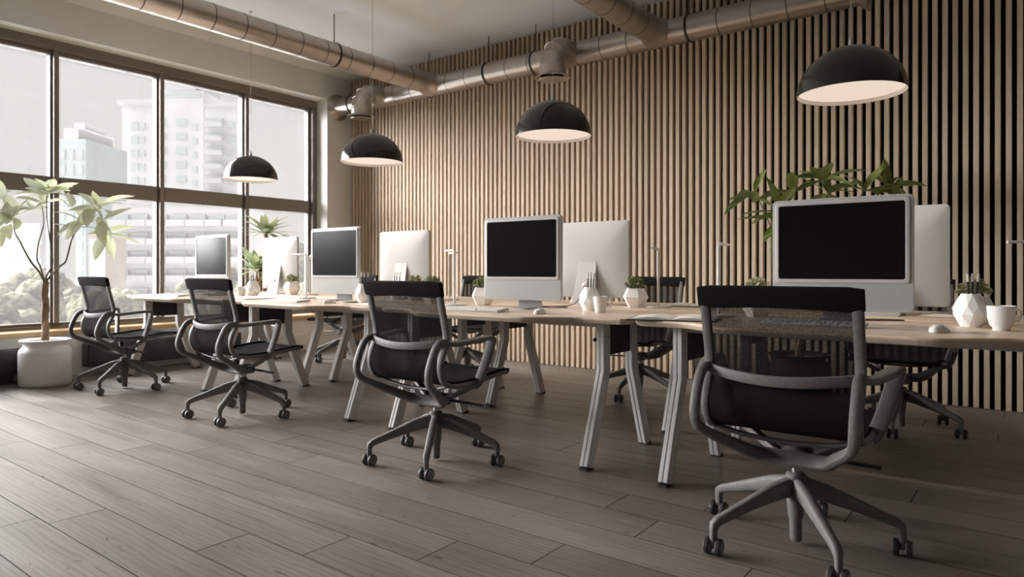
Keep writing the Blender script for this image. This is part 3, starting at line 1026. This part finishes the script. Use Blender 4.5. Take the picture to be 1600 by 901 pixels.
# ------------------------------------------------------------------ notebooks and papers
def notebook(label, loc, rz, cover='leather', open_=True, w=.21, d=.29):
    t = thing('notebook', label, 'notebook', loc, rz, 'notebooks on the desks')
    b = MB().bbox((-w, -d/2, 0), (w if open_ else 0, d/2, .005)); bevel(b.build('cover', cover, t, smooth=0), .0012, 1)
    for s2 in ((-1, 1) if open_ else (-1,)):
        rows = []
        for i in range(7):
            u = i / 6
            zz = .005 + .014 * math.sin(u * PI * .9 + .15) * (1 - .3 * u)
            x = s2 * (.002 + u * (w - .016))
            rows.append([(x, -d/2 + .012, .004), (x, d/2 - .012, .004), (x, d/2 - .012, zz), (x, -d/2 + .012, zz)])
        MB().rings(rows).build('pages', 'paper', t, smooth=40)
    return t
notebook('open notebook with dark cover on the near desk, left of the nearest chair', (-1.40, 3.14, ZT), .30)
notebook('open notebook with dark cover by the slim lamp, on the back-row desk', (-1.80, 4.37, ZT), .25)
notebook('open notebook with dark cover before the far monitor back near the palm', (-5.30, 3.27, ZT), -.15)
notebook('closed tan notebook at the foot of the half hidden near monitor back', (-.28, 4.20, ZT), .05, 'kraft', False)
def sheets(label, loc, rz, n=3, seed=0):
    rnd = random.Random(seed)
    t = thing('paper_stack', label, 'paper', loc, rz, 'paper sheets on the desks')
    for i in range(n):
        o = MB().box((0, 0, .0006), (.21, .297, .0012)).build('sheet', 'paper', t, smooth=0)
        o.location = (rnd.uniform(-.02, .02), rnd.uniform(-.02, .02), i * .0013); o.rotation_euler = (0, 0, rnd.uniform(-.15, .15))
sheets('loose white papers on the far desk corner by the window', (-6.72, 3.38, ZT), .3, 3, 1)
sheets('loose white papers at the right of the third monitor keyboard', (-3.72, 3.22, ZT), .2, 2, 2)
tag(MB().tube([(-.345, 4.22, ZT + .0285), (-.215, 4.27, ZT + .0285)], .004, 6).build('pen', 'paper', smooth=40), 'white pen on the tan notebook below the near monitor back', 'pen')

# ------------------------------------------------------------------ slim desk lamps
def desk_lamp(label, loc, rz):
    t = thing('desk_lamp', label, 'lamp', loc, rz, 'slim white desk lamps')
    MB().lathe([(.001, 0), (.080, 0), (.082, .003), (.082, .009), (.079, .012), (.001, .012)], 32, cap=False).build('base', 'white_metal', t)
    pts = [(0, 0, .010), (0, 0, .355)] + [(.022 - .022 * math.cos(a), 0, .355 + .022 * math.sin(a)) for a in (PI/6, PI/3, PI/2)] + [(.06, 0, .377)]
    MB().tube(pts, .0085, 10, side=(0, 1, 0)).build('pole', 'white_metal', t)
    MB().sweep([(.05, 0, .377), (.19, 0, .377)], rrect(.020, .014, .005, 2), side=(0, 1, 0)).build('light_bar', 'white_metal', t)
    return t
desk_lamp('slim white desk lamp right of the hexagonal planter, on the second back-row desk', (-1.92, 4.06, ZT), math.radians(285))
desk_lamp('slim white desk lamp just left of the nearest chair, pole against the slats', (-1.29, 3.44, ZT), math.radians(96))
desk_lamp('left one of the slim white lamp pair left of the central monitor', (-3.74, 4.06, ZT), math.radians(331))
desk_lamp('right one of the slim white lamp pair left of the central monitor', (-3.14, 3.46, ZT), math.radians(152))
desk_lamp('slim white desk lamp left of the third monitor, light bar pointing left', (-4.93, 3.56, ZT), math.radians(183))
desk_lamp('slim white desk lamp left of the third monitor, light bar hidden towards the screen', (-5.57, 4.06, ZT), math.radians(345))
desk_lamp('slim white desk lamp entering at the right picture edge', (.07, 4.17, ZT), math.radians(205))
desk_lamp('slim white desk lamp behind the far monitor by the window, light bar pointing left', (-6.60, 3.60, ZT), math.radians(200))

# ------------------------------------------------------------------ pendant lamps
def make_pendant():
    t = thing('pendant_lamp', '', 'lamp', (0, 0, 0), 0, 'black dome pendant lamps')
    R = .255
    # origin at the ceiling; rim hangs at z = -1.655
    zr = 1.89 - ZC
    prof = [(R * math.cos(a), zr + .238 * math.sin(a)) for a in [PI / 2 * i / 16 for i in range(17)]]
    b = MB(); b.m = 0
    b.lathe(prof, 48, cap=False)
    b.lathe([(R, zr), (R - .003, zr - .001), (R - .004, zr)], 48, cap=False)
    b.m = 1
    b.lathe([((R - .004) * math.cos(a), zr + .234 * math.sin(a)) for a in [PI / 2 * i / 16 for i in range(17)]], 48, cap=False)
    b.build('shade', ['lampblack', 'lampwhite'], t, smooth=40, fix=False)
    b = MB(); b.lathe([(.001, zr + .020), (R - .010, zr + .020), (R - .010, zr + .023), (.001, zr + .023)], 40, cap=False)
    b.build('diffuser', 'glow', t)
    ld = bpy.data.lights.new('downlight', 'SPOT')
    ld.energy = 19; ld.color = (1.0, .88, .77)
    ld.spot_size = math.radians(150); ld.spot_blend = .9; ld.shadow_soft_size = .03
    lo = bpy.data.objects.new('downlight', ld); C.objects.link(lo)
    lo.parent = t; lo.location = (0, 0, zr + .012)
    MB().lathe([(.014, zr + .236), (.012, zr + .262), (.004, zr + .285)], 14).build('cord_cap', 'steelcord', t)
    MB().tube([(0, 0, zr + .28), (0, 0, 0)], .0022, 6).build('cord', 'steelcord', t)
    MB().lathe([(.016, 0), (.016, -.012), (.012, -.016)], 20).build('ceiling_rose', 'lampwhite', t)
    return t
pen0 = make_pendant()
PX = [-.735, -2.545, -4.345, -6.13]
pll = ['black dome pendant lamp at upper right, largest and nearest the camera', 'black dome pendant lamp in the middle, below the duct elbow above the central monitor',
       'black dome pendant lamp before the room corner, third from the camera', 'black dome pendant lamp against the window, farthest from the camera']
pen0['label'] = pll[0]; pen0.location = (PX[0], 3.78, ZC)
for k in range(1, 4): copy_tree(pen0, pll[k], (PX[k], 3.78, ZC), 0)

# ------------------------------------------------------------------ ventilation ducts
DR = .116
ZD, YD = 3.14, 5.755
def seg_mesh(L=.285):
    b = MB()
    b.lathe([(DR, 0), (DR, L)], 32, axis=(1, 0, 0), cap=False)
    b.m = 1
    b.lathe([(DR + .0005, L - .004), (DR + .0018, L - .002), (DR + .0018, L + .002), (DR + .0005, L + .004)], 32, axis=(1, 0, 0), cap=False)
    return b
def rod(parent, x, y, name='hanger_rod'):
    b = MB().tube([(x, y, ZD + DR), (x, y, ZC)], .005, 6)
    o = b.build(name, 'seam', parent)
    return o
def clamp(parent, c, axis):
    b = MB(); b.lathe([(DR + .001, -.011), (DR + .006, -.010), (DR + .006, .010), (DR + .001, .011)], 32, axis=axis, cap=False)
    return b.build('clamp', 'seam', parent, loc=c)
def elbow(parent, x):
    # leaves the duct towards the room, turns down in four mitred gores, ends in a flanged mouth
    b0 = MB(); b0.lathe([(DR + .006, 0), (DR + .002, .07)], 28, axis=(0, -1, 0), cap=False)
    b0.lathe([(DR, .0), (DR, .13)], 28, axis=(0, -1, 0), cap=False)
    b0.build('collar', 'duct', parent, loc=(x, YD - .06, ZD))
    y0, rb = YD - .17, .195
    prev = None
    angs = [0, 22.5, 45, 67.5, 90]
    def ring(a, k=1.0):
        a = math.radians(a)
        c = Vector((x, y0 - rb * math.sin(a), ZD - rb * (1 - math.cos(a))))
        t_ = Vector((0, -math.cos(a), -math.sin(a)))
        u = Vector((1, 0, 0)); v = t_.cross(u)
        return [c + (u * math.cos(2*PI*i/28) + v * math.sin(2*PI*i/28)) * DR * k for i in range(28)]
    for i in range(4):
        b = MB(); b.rings([ring(angs[i]), ring(angs[i+1])], True, False)
        b.rings([ring(angs[i+1] - .9, 1.0), ring(angs[i+1] - .7, 1.03), ring(angs[i+1] + .7, 1.03), ring(angs[i+1] + .9, 1.0)], True, False)
        b.build('elbow_gore', ['duct', 'seam'], parent)
    yc, zb = y0 - rb, ZD - rb
    b = MB(); b.lathe([(DR, 0), (DR, -.085), (DR + .012, -.092), (DR + .052, -.112), (DR + .054, -.118), (DR + .046, -.120), (DR - .004, -.100), (DR - .004, 0)], 32, cap=False)
    b.build('mouth_flange', 'duct', parent, loc=(x, yc, zb))
    b = MB(); b.lathe([(.001, 0), (DR + .006, 0), (DR + .010, .004), (DR + .006, .008), (.001, .008)], 32, cap=False)
    b.build('valve_disc', 'duct', parent, loc=(x, yc, zb - .138))
dA = thing('duct', 'long galvanised duct along the slat wall with two down-turned outlets', 'duct', (-4.2, YD, ZD))
def world_child(o, parent):
    o.parent = parent
    o.matrix_parent_inverse = Matrix.Translation(parent.location).inverted() if parent.rotation_euler.z == 0 else (Matrix.Translation(parent.location) @ Matrix.Rotation(parent.rotation_euler.z, 4, 'Z')).inverted()
class P:      # builds children of a thing in world coordinates
    pass
before = set(bpy.data.objects)
s0 = seg_mesh().build('duct_segment', ['duct', 'seam'], None, smooth=30)
xs = -7.27
k = 0
x_end = -1.08
while xs + .285 * (k + 1) < x_end + .15:
    o = s0 if k == 0 else link_copy(s0)
    o.location = (xs + .285 * k, YD, ZD)
    k += 1
xe = xs + .285 * k
for xf, d in ((XW + .004, 1), (xe, -1)):
    b = MB(); b.lathe([(DR, .06), (DR + .008, .05), (DR + .055, .006), (DR + .055, 0), (.001, 0)], 32, axis=(d, 0, 0), cap=False)
    b.build('end_flange', 'duct', None, loc=(xf, YD, ZD))
for x in (-5.62, -4.72, -4.09, -2.42):
    rod(None, x, YD); clamp(None, (x, YD, ZD), (1, 0, 0))
clamp(None, (-6.98, YD, ZD), (1, 0, 0))
elbow(None, -6.39); elbow(None, -3.64)
for o in set(bpy.data.objects) - before: world_child(o, dA)
def cross_duct(x, label, rods):
    t = thing('duct', label, 'duct', (x, 1.5, ZD))
    before = set(bpy.data.objects)
    yy = YD - DR - .045
    b = MB(); b.lathe([(DR + .026, -.03), (DR + .012, .03), (DR + .001, .06), (DR, .09)], 32, axis=(0, -1, 0), cap=False)
    b.build('saddle_collar', 'duct', None, loc=(x, yy + .045, ZD))
    k = 0
    while yy - .285 * k > YR + .3:
        o = link_copy(s0); o.parent = None; o.matrix_parent_inverse = Matrix.Identity(4)
        o.location = (x, yy - .285 * k, ZD); o.rotation_euler = (0, 0, -PI / 2)
        k += 1
    for y in rods:
        rod(None, x, y); clamp(None, (x, y, ZD), (0, 1, 0))
    for o in set(bpy.data.objects) - before: world_child(o, t)
cross_duct(-5.53, 'galvanised duct crossing the ceiling above the windows at upper left', (4.32, 2.0, -.4))
cross_duct(-2.71, 'galvanised duct crossing the ceiling at upper centre right, joining the slat-wall duct', (3.9, 1.2))

# ------------------------------------------------------------------ baseboard heaters
def heater(y0, y1, label):
    t = thing('baseboard_heater', label, 'heater', (XW + .09, (y0 + y1) / 2, 0), 0, 'black low heaters below the window')
    L = y1 - y0
    b = MB().bbox((-.072, -L/2, .078), (.072, L/2, .298)); bevel(b.build('casing', 'heater', t, smooth=0), .006, 2)
    for yy in (-L/2 + .30, L/2 - .30):
        MB().bbox((-.055, yy - .07, 0), (.058, yy + .07, .080)).build('foot', 'heater', t, smooth=0)
heater(-.6, 2.34, 'black baseboard heater at the left picture edge beside the big white planter')
heater(2.70, 4.28, 'black baseboard heater under the window behind the farthest chair')

# ------------------------------------------------------------------ potted plants
def leaf_mesh(L, W, droop=.25, fold=.25, n=6):
    b = MB()
    rows = []
    for i in range(n + 1):
        u = i / n
        w = W * .5 * (math.sin(PI * min(1, u ** .85)) ** .8) + .0008
        x = L * u
        z = -droop * L * u * u
        rows.append([(x, -w, z + fold * w), (x, -w * .5, z + fold * w * .35), (x, 0, z), (x, w * .5, z + fold * w * .35), (x, w, z + fold * w)])
    b.grid(rows)
    return b
LEAFSETS = {}
def leaf_set(mt, key, W=.36, droops=(.1, .25, .4)):
    out = []
    for i, dr in enumerate(droops):
        me = leaf_mesh(1.0, W, dr).build('leaf', mt, None, smooth=80, fix=False)
        out.append(me)
    LEAFSETS[key] = out
    return out
used_src = set()
def put_leaf(src, parent, pos, d, size, roll=0.0, wscale=1.0):
    """a leaf whose stalk end is at pos (local to parent) and which points along d"""
    if src.name in used_src:
        o = link_copy(src)
    else:
        o = src; used_src.add(src.name)
    o.parent = parent
    d = Vector(d).normalized()
    up = Vector((0, 0, 1)) if abs(d.z) < .97 else Vector((1, 0, 0))
    y = up.cross(d).normalized(); z = d.cross(y)
    m = Matrix((d, y, z)).transposed().to_4x4()
    m = Matrix.Translation(Vector(pos)) @ m @ Matrix.Rotation(roll, 4, 'X') @ Matrix.Diagonal((size, size * wscale, size, 1))
    o.matrix_local = m
    return o
def pachira_cluster(parent, src, c, axis, n, L, rnd, stalk=.05, spread=1.15):
    axis = Vector(axis).normalized()
    u = axis.orthogonal().normalized(); v = axis.cross(u)
    a0 = rnd.random() * 6.28
    for i in range(n):
        a = a0 + i * 2 * PI / n + rnd.uniform(-.25, .25)
        th = spread + rnd.uniform(-.3, .25)
        d = axis * math.cos(th) + (u * math.cos(a) + v * math.sin(a)) * math.sin(th)
        put_leaf(rnd.choice(src), parent, Vector(c) + d * .008, d, L * rnd.uniform(.72, 1.12), rnd.uniform(-.5, .5), rnd.uniform(.85, 1.15))
CR_, CS_ = .7944, .6074     # picture-right direction in plan, used only to lay out the branches
def pl(a, b, z): return (a * CR_ - b * CS_, a * CS_ + b * CR_, z)

# big money tree by the window
t = thing('money_tree', 'tall money tree with backlit leaves in a white cylinder planter by the left window', 'plant', (-6.87, 2.265, 0))
MB().lathe([(.001, 0), (.182, 0), (.194, .012), (.198, .04), (.198, .285), (.192, .310), (.176, .327), (.166, .336), (.163, .350), (.165, .372), (.190, .386), (.192, .394), (.185, .397), (.155, .386), (.15, .36), (.001, .36)], 48, cap=False).build('planter', 'pot', t, smooth=45)
b = MB()
rnd = random.Random(3)
b.lathe([(.001, .372), (.10, .371), (.155, .366)], 24, cap=False)
for i in range(220):
    a, r = rnd.random() * 6.28, .148 * math.sqrt(rnd.random())
    b.ball((r * math.cos(a), r * math.sin(a), .371), rnd.uniform(.005, .009), 6, 4)
o = b.build('gravel', 'soil', t, smooth=60); o['kind'] = 'stuff'
FZ = .90
rnd = random.Random(11)
for ph in (0, 2.1, 4.2):
    pts = [(.013 * math.cos(ph + 5.5 * u), .013 * math.sin(ph + 5.5 * u), .34 + u * (FZ - .34)) for u in [i / 22 for i in range(23)]]
    MB().tube([Vector(p) + Vector((.006 * math.sin(7 * i * .3), 0, 0)) for i, p in enumerate(pts)], [.021 - .006 * i / 22 for i in range(23)], 9).build('trunk', 'bark', t, smooth=60)
def branch(parent, pts, r0, r1, mt='branch'):
    q = cr([pl(*p) for p in pts], 4)
    MB().tube(q, [r0 + (r1 - r0) * i / (len(q) - 1) for i in range(len(q))], 8).build('branch', mt, parent, smooth=60)
def at(px, py, b=0.0):    # picture-plane layout of this one plant about its own trunk, 178 px per metre
    return ((px - 73) / 178.0, b, 1 + (422 - py) / 178.0)
branch(t, [(0, 0, FZ - .02), at(80, 432), at(93, 415, .03), at(100, 408, .04), at(104, 385, .06), at(108, 372, .06), at(118, 355, .06), at(138, 340, .08), at(148, 326, .08)], .0095, .004)
branch(t, [(0, 0, FZ - .02), at(66, 425, -.02), at(55, 410, -.03), at(47, 392, -.05), at(36, 375, -.03), at(28, 363, -.02), at(23, 340, 0)], .0095, .004)
branch(t, [(0, 0, FZ - .02), at(62, 415, .02), at(55, 405, .04), at(56, 380, .05), at(62, 355, .06), at(63, 340, .06), at(58, 320, .08)], .0075, .0035)
branch(t, [(0, 0, FZ - .02), at(80, 430, -.04), at(91, 412, -.06), at(88, 380, -.06), at(82, 345, -.05), at(81, 308, -.05)], .009, .004)
branch(t, [at(23, 341, 0), at(8, 332, 0), at(-6, 318, 0)], .004, .003)
ls = leaf_set('leaf_backlit', 'pale', .42)
for (px, py, bb, ax, n, L) in ((23, 339, .0, (.1, -.55, .7), 7, .235), (80, 306, -.06, (0, -.3, 1), 8, .215), (76, 298, .04, (-.1, .2, 1), 6, .18), (148, 324, .06, (.2, -.45, .75), 7, .23),
                               (117, 355, .03, (-.1, -.3, .6), 6, .20), (156, 364, .10, (.6, -.3, -.35), 6, .24), (58, 318, .10, (-.1, .1, 1), 6, .21), (-8, 316, .02, (-.5, -.2, .6), 6, .22),
                               (100, 322, .12, (.2, .4, .6), 5, .20), (50, 328, .03, (-.1, -.4, .8), 6, .20), (132, 346, -.05, (.1, -.6, .4), 5, .19), (10, 352, .02, (-.5, -.5, .1), 6, .21), (168, 345, -.06, (.8, -.2, .1), 4, .20)):
    a_, b_, z_ = at(px, py, bb)
    pachira_cluster(t, ls, pl(a_, b_, z_), pl(*ax), n, L * 1.15, rnd, spread=1.2)
for (p0, p1) in (((117, 355, .05), (156, 364, .10)), ((148, 326, .08), (168, 345, -.06)), ((81, 308, -.05), (100, 322, .12)), ((81, 312, -.05), (76, 298, .04)), ((108, 372, .06), (117, 355, .03))):
    q0, q1 = at(*p0), at(*p1)
    m_ = tuple((a + b) / 2 + (.03 if i == 2 else 0) for i, (a, b) in enumerate(zip(q0, q1)))
    branch(t, [q0, m_, q1], .0028, .002)

# money tree by the slats, mostly hidden by the near monitor
t = thing('money_tree', 'dark leaved money tree before the slats, rising behind the nearest monitor', 'plant', (-1.36, 5.22, 0))
MB().lathe([(.001, 0), (.20, 0), (.215, .012), (.218, .04), (.218, .30), (.20, .33), (.18, .345), (.178, .37), (.21, .385), (.212, .393), (.205, .396), (.168, .385), (.16, .36), (.001, .36)], 40, cap=False).build('planter', 'dark_panel', t, smooth=45)
MB().lathe([(.001, .368), (.165, .362)], 24, cap=False).build('gravel', 'soil', t)
rnd = random.Random(21)
def a2(px, py, b=0.0): return ((px - 1243) / 214.0, b, 1 + (422 - py) / 214.0)
for ph in (0, 2.1, 4.2):
    pts = [(.014 * math.cos(ph + 6 * u), .014 * math.sin(ph + 6 * u), .34 + u * .66) for u in [i / 22 for i in range(23)]]
    MB().tube(pts, [.02 - .006 * i / 22 for i in range(23)], 9).build('trunk', 'bark', t, smooth=60)
ends = [(1203, 332, -.08), (1283, 281, 0), (1340, 300, -.05), (1240, 300, .06), (1385, 290, .02), (1180, 300, .08), (1300, 300, .12), (1225, 352, .1), (1378, 315, -.1), (1310, 335, -.12), (1212, 345, -.15)]
for e in ends:
    a_, b_, z_ = a2(*e)
    branch(t, [(0, 0, .98), (a_ * .3, b_ * .4, 1.08), (a_ * .8, b_ * .8, z_ - .12), (a_, b_, z_)], .008, .003)
ls = leaf_set('leaf_dark', 'dark', .33, (.12, .3, .5))
for e, ax, n, L in zip(ends, ((-.5, -.4, .2), (0, -.2, 1), (.2, -.4, .8), (-.2, .1, .8), (.5, -.1, .8), (-.7, .1, .6), (.1, .3, .8), (-.5, .2, .3), (.6, -.3, .4), (.1, -.6, .5), (-.6, -.5, -.5)), (7, 8, 7, 6, 6, 6, 7, 5, 6, 6, 5), (.23, .22, .26, .22, .2, .19, .2, .2, .2, .2, .26)):
    a_, b_, z_ = a2(*e)
    pachira_cluster(t, ls, pl(a_, b_, z_), pl(*ax), n, L * 1.2, rnd)

# palm between the far desk end and the window
t = thing('potted_palm', 'small palm with two leafy crowns standing by the window beyond the farthest desk', 'plant', (-7.085, 4.545, 0))
MB().lathe([(.001, 0), (.125, 0), (.135, .01), (.138, .03), (.138, .33), (.130, .352), (.122, .356), (.112, .352), (.11, .32), (.001, .32)], 36, cap=False).build('planter', 'pot', t, smooth=45)
MB().lathe([(.001, .332), (.112, .325)], 20, cap=False).build('soil', 'earth', t)
pts = cr([(0, .01, .30), (.005, .01, .7), (.018, .012, 1.0), (.010, .012, 1.25), (.008, .014, 1.42)], 6)
MB().tube(pts, [.036 - .016 * i / 24 + .002 * (i % 2) for i in range(25)], 10).build('trunk', 'palmbark', t, smooth=60)
pts = cr([(-.035, -.02, .30), (-.04, -.03, .7), (-.03, -.03, 1.16)], 6)
MB().tube(pts, [.026 - .006 * i / 12 for i in range(13)], 10).build('trunk', 'palmbark', t, smooth=60)
pts = cr([(-.03, -.03, .72), (-.06, -.05, .86), (-.07, -.06, .98)], 4)
MB().tube(pts, [.018, .017, .016, .015, .014, .013, .012, .011, .010], 8).build('trunk', 'palmbark', t, smooth=60)
rnd = random.Random(5)
ls = leaf_set('leaf_palm', 'palm', .17, (.15, .4, .7))
for (c, n, L, tilt) in (((.008, .014, 1.42), 28, .34, .12), ((-.07, -.06, .98), 26, .38, .22), ((-.02, -.02, .86), 7, .16, .1)):
    for i in range(n):
        a = i * 2.399 + rnd.uniform(-.2, .2)
        el = tilt + 1.1 * (i / n) ** 1.1
        d = (math.cos(a) * math.cos(el), math.sin(a) * math.cos(el), math.sin(el))
        # keep fronds clear of the glass
        s_ = L * rnd.uniform(.8, 1.05) * (.62 if d[0] < -.4 else 1)
        put_leaf(rnd.choice(ls), t, c, d, s_, 0, 1.45)

# ------------------------------------------------------------------ the city outside
GZ = -16.0
struct(MB().bbox((-420, -60, GZ - 1), (-8.6, 420, GZ)).build('ground', 'ground_out', smooth=0))
FWD = Vector((-.6074, .7944, 0)); RT = Vector((.7944, .6074, 0))
def place(px, dist):
    return FWD * dist + RT * ((px - 800) / 1066.7 * dist)
WIN_SRC = {}
def building(name, label, px0, px1, dist, ztop, depth, mt, windows, floors=None, yaw=0.0, roof=None):
    a, b = place(px0, dist), place(px1, dist)
    c = (a + b) / 2
    W = (b - a).length
    t = thing(name, label, 'building', (c.x, c.y, GZ), math.radians(37.4) + yaw)
    H = ztop - GZ
    MB().bbox((-W/2, 0, 0), (W/2, depth, H)).build('tower_block', mt, t, smooth=0)
    if roof:
        w, h, ov = roof
        MB().bbox((-W/2 * w - ov, -ov, H), (W/2 * w + ov, depth * .8, H + h)).build('roof', 'facade_rail', t, smooth=0)
    for (u, w, h, pitch, z0, n, kind) in windows:
        for k in range(n):
            key = (round(w, 2), round(h, 2), kind)
            x = -W/2 + u * W
            z_ = ztop - z0 - k * pitch - GZ
            if kind == 'b':     # balcony: recessed dark opening with a slab and parapet in front
                if key not in WIN_SRC:
                    o = MB().bbox((-w/2, -.35, 0), (w/2, .05, h * .42)).build('window', 'facade_win', t, smooth=0); WIN_SRC[key] = o
                    o2 = MB().bbox((-w/2 - .2, -1.5, -h * .45), (w/2 + .2, 0, 0)).build('balcony', 'facade_rail', t, smooth=0); WIN_SRC[key + ('s',)] = o2
                else:
                    o = link_copy(WIN_SRC[key], t); o2 = link_copy(WIN_SRC[key + ('s',)], t)
                o.location = (x, 0, z_); o2.location = (x, 0, z_)
            else:
                if key not in WIN_SRC:
                    o = MB().bbox((-w/2, -.12, -h/2), (w/2, .05, h/2)).build('window', 'facade_win', t, smooth=0); WIN_SRC[key] = o
                else:
                    o = link_copy(WIN_SRC[key], t)
                o.location = (x, 0, z_)
    return t
building('apartment_tower', 'pale apartment tower behind the second window bay, left wing with a window column', 191, 238, 152, 38, 14, 'facade',
         [(.42, 1.7, 1.7, 3.0, 5, 15, 'w'), (.68, 1.0, 1.5, 3.0, 5, 15, 'w')], roof=(1.0, .8, .8))
building('apartment_tower', 'tall pale apartment tower with crowned roof behind the third window bay', 248, 318, 150, 40.5, 16, 'facade',
         [(.50, 2.2, 1.6, 3.1, 7, 14, 'w'), (.80, 1.0, 1.4, 3.1, 8, 14, 'w'), (.5, 9.0, .7, 1, 1.2, 1, 'w'), (.12, .8, 1.6, 3.1, 7, 14, 'w')], roof=(.6, 2.4, .3))
building('apartment_tower', 'pale apartment tower with stacked balconies behind the third window bay', 320, 371, 146, 36, 7, 'facade',
         [(.30, 3.6, 2.2, 3.0, 3.5, 15, 'b'), (.80, 1.6, 1.5, 3.0, 4, 15, 'w')], roof=(1.0, .5, .5))
building('apartment_block', 'wide white apartment block with balcony rows behind the far desk', 176, 376, 108, 11.5, 10, 'facade',
         [(u, 2.5, 2.2, 2.9, 2.6, 7, 'b') for u in (.07, .22, .37, .52, .67, .82, .95)], roof=(1.0, .4, .3))
building('office_tower', 'teal glass office building behind the second window bay', 88, 134, 130, 26, 14, 'facade_teal',
         [(u, 1.1, 2.0, 2.9, 3, 12, 'w') for u in (.2, .5, .8)], roof=(.5, 2.0, 0))
building('office_tower', 'slim grey tower with round-topped roof beside the teal building', 110, 138, 190, 40, 12, 'facade',
         [(.5, 2.0, 2.0, 3.4, 4, 10, 'w')], roof=(.6, 2.0, 0))
building('office_tower', 'pale low office building at the left window edge', -60, 62, 96, 7.6, 8, 'facade',
         [(u, 1.8, 1.2, 3.2, 2.4, 5, 'w') for u in (.55, .65, .75, .85, .95)])
building('office_block', 'brown louvred block behind the money tree leaves', 138, 168, 84, 5.6, 4, 'tree_trunk',
         [(u, .5, 9, 1, 5.2, 1, 'w') for u in (.2, .4, .6, .8)])
building('apartment_tower', 'faint distant pale tower between the window bays', 166, 184, 250, 28, 10, 'facade', [(.5, 1.6, 1.6, 3.4, 4, 8, 'w')])

def tree(label, px, dist, ztop, R, seed):
    rnd = random.Random(seed)
    p = place(px, dist)
    t = thing('tree', label, 'tree', (p.x, p.y, GZ), 0, 'trees outside the windows')
    b = MB()
    zc = ztop - GZ - R
    for i in range(16):
        d = Vector((rnd.gauss(0, 1), rnd.gauss(0, 1), rnd.gauss(0, .8)))
        d = d.normalized() * R * rnd.uniform(.2, .72)
        r = R * rnd.uniform(.30, .48)
        c = Vector((0, 0, zc)) + d
        rings = []
        n, m = 14, 9
        for a in range(m + 1):
            th = PI * a / m
            ring = []
            for j in range(n):
                ph = 2 * PI * j / n
                q = Vector((math.sin(th) * math.cos(ph), math.sin(th) * math.sin(ph), -math.cos(th)))
                k = 1 + .35 * noise.noise(q * 2.6 + c)
                ring.append(c + q * r * k)
            rings.append(ring)
        b.rings(rings, cap=False)
    f = b.build('crown', 'tree_out', t, smooth=70); f['kind'] = 'stuff'
    MB().tube([(0, 0, 0), (.1, 0, zc * .5), (0, .1, zc)], [R * .09, R * .07, R * .05], 8).build('trunk', 'tree_trunk', t)
for i, (px, dist, zt, R, l) in enumerate(((6, 33, 1.1, 2.7, 'leafy tree at the left window edge'), (50, 40, 1.7, 3.0, 'leafy tree behind the big planter'), (104, 47, .3, 2.9, 'leafy tree behind the farthest chair'),
                                          (152, 38, .7, 2.5, 'leafy tree right of the farthest chair backrest'), (198, 54, -.2, 2.9, 'low tree outside the second window bay'), (240, 46, -.5, 2.3, 'low tree below the white apartment block'),
                                          (306, 60, 1.4, 2.8, 'tree at the left of the far monitor'), (362, 52, 2.0, 2.5, 'tree at the right of the far monitor'), (410, 67, 1.5, 2.9, 'tree behind the palm'),
                                          (448, 59, 4.5, 3.1, 'tall tree behind the far monitor back'), (484, 50, 2.2, 2.4, 'tree at the last window bay edge'), (-44, 28, .8, 2.6, 'tree outside the left picture edge'))):
    tree(l, px, dist, zt, R, 40 + i)
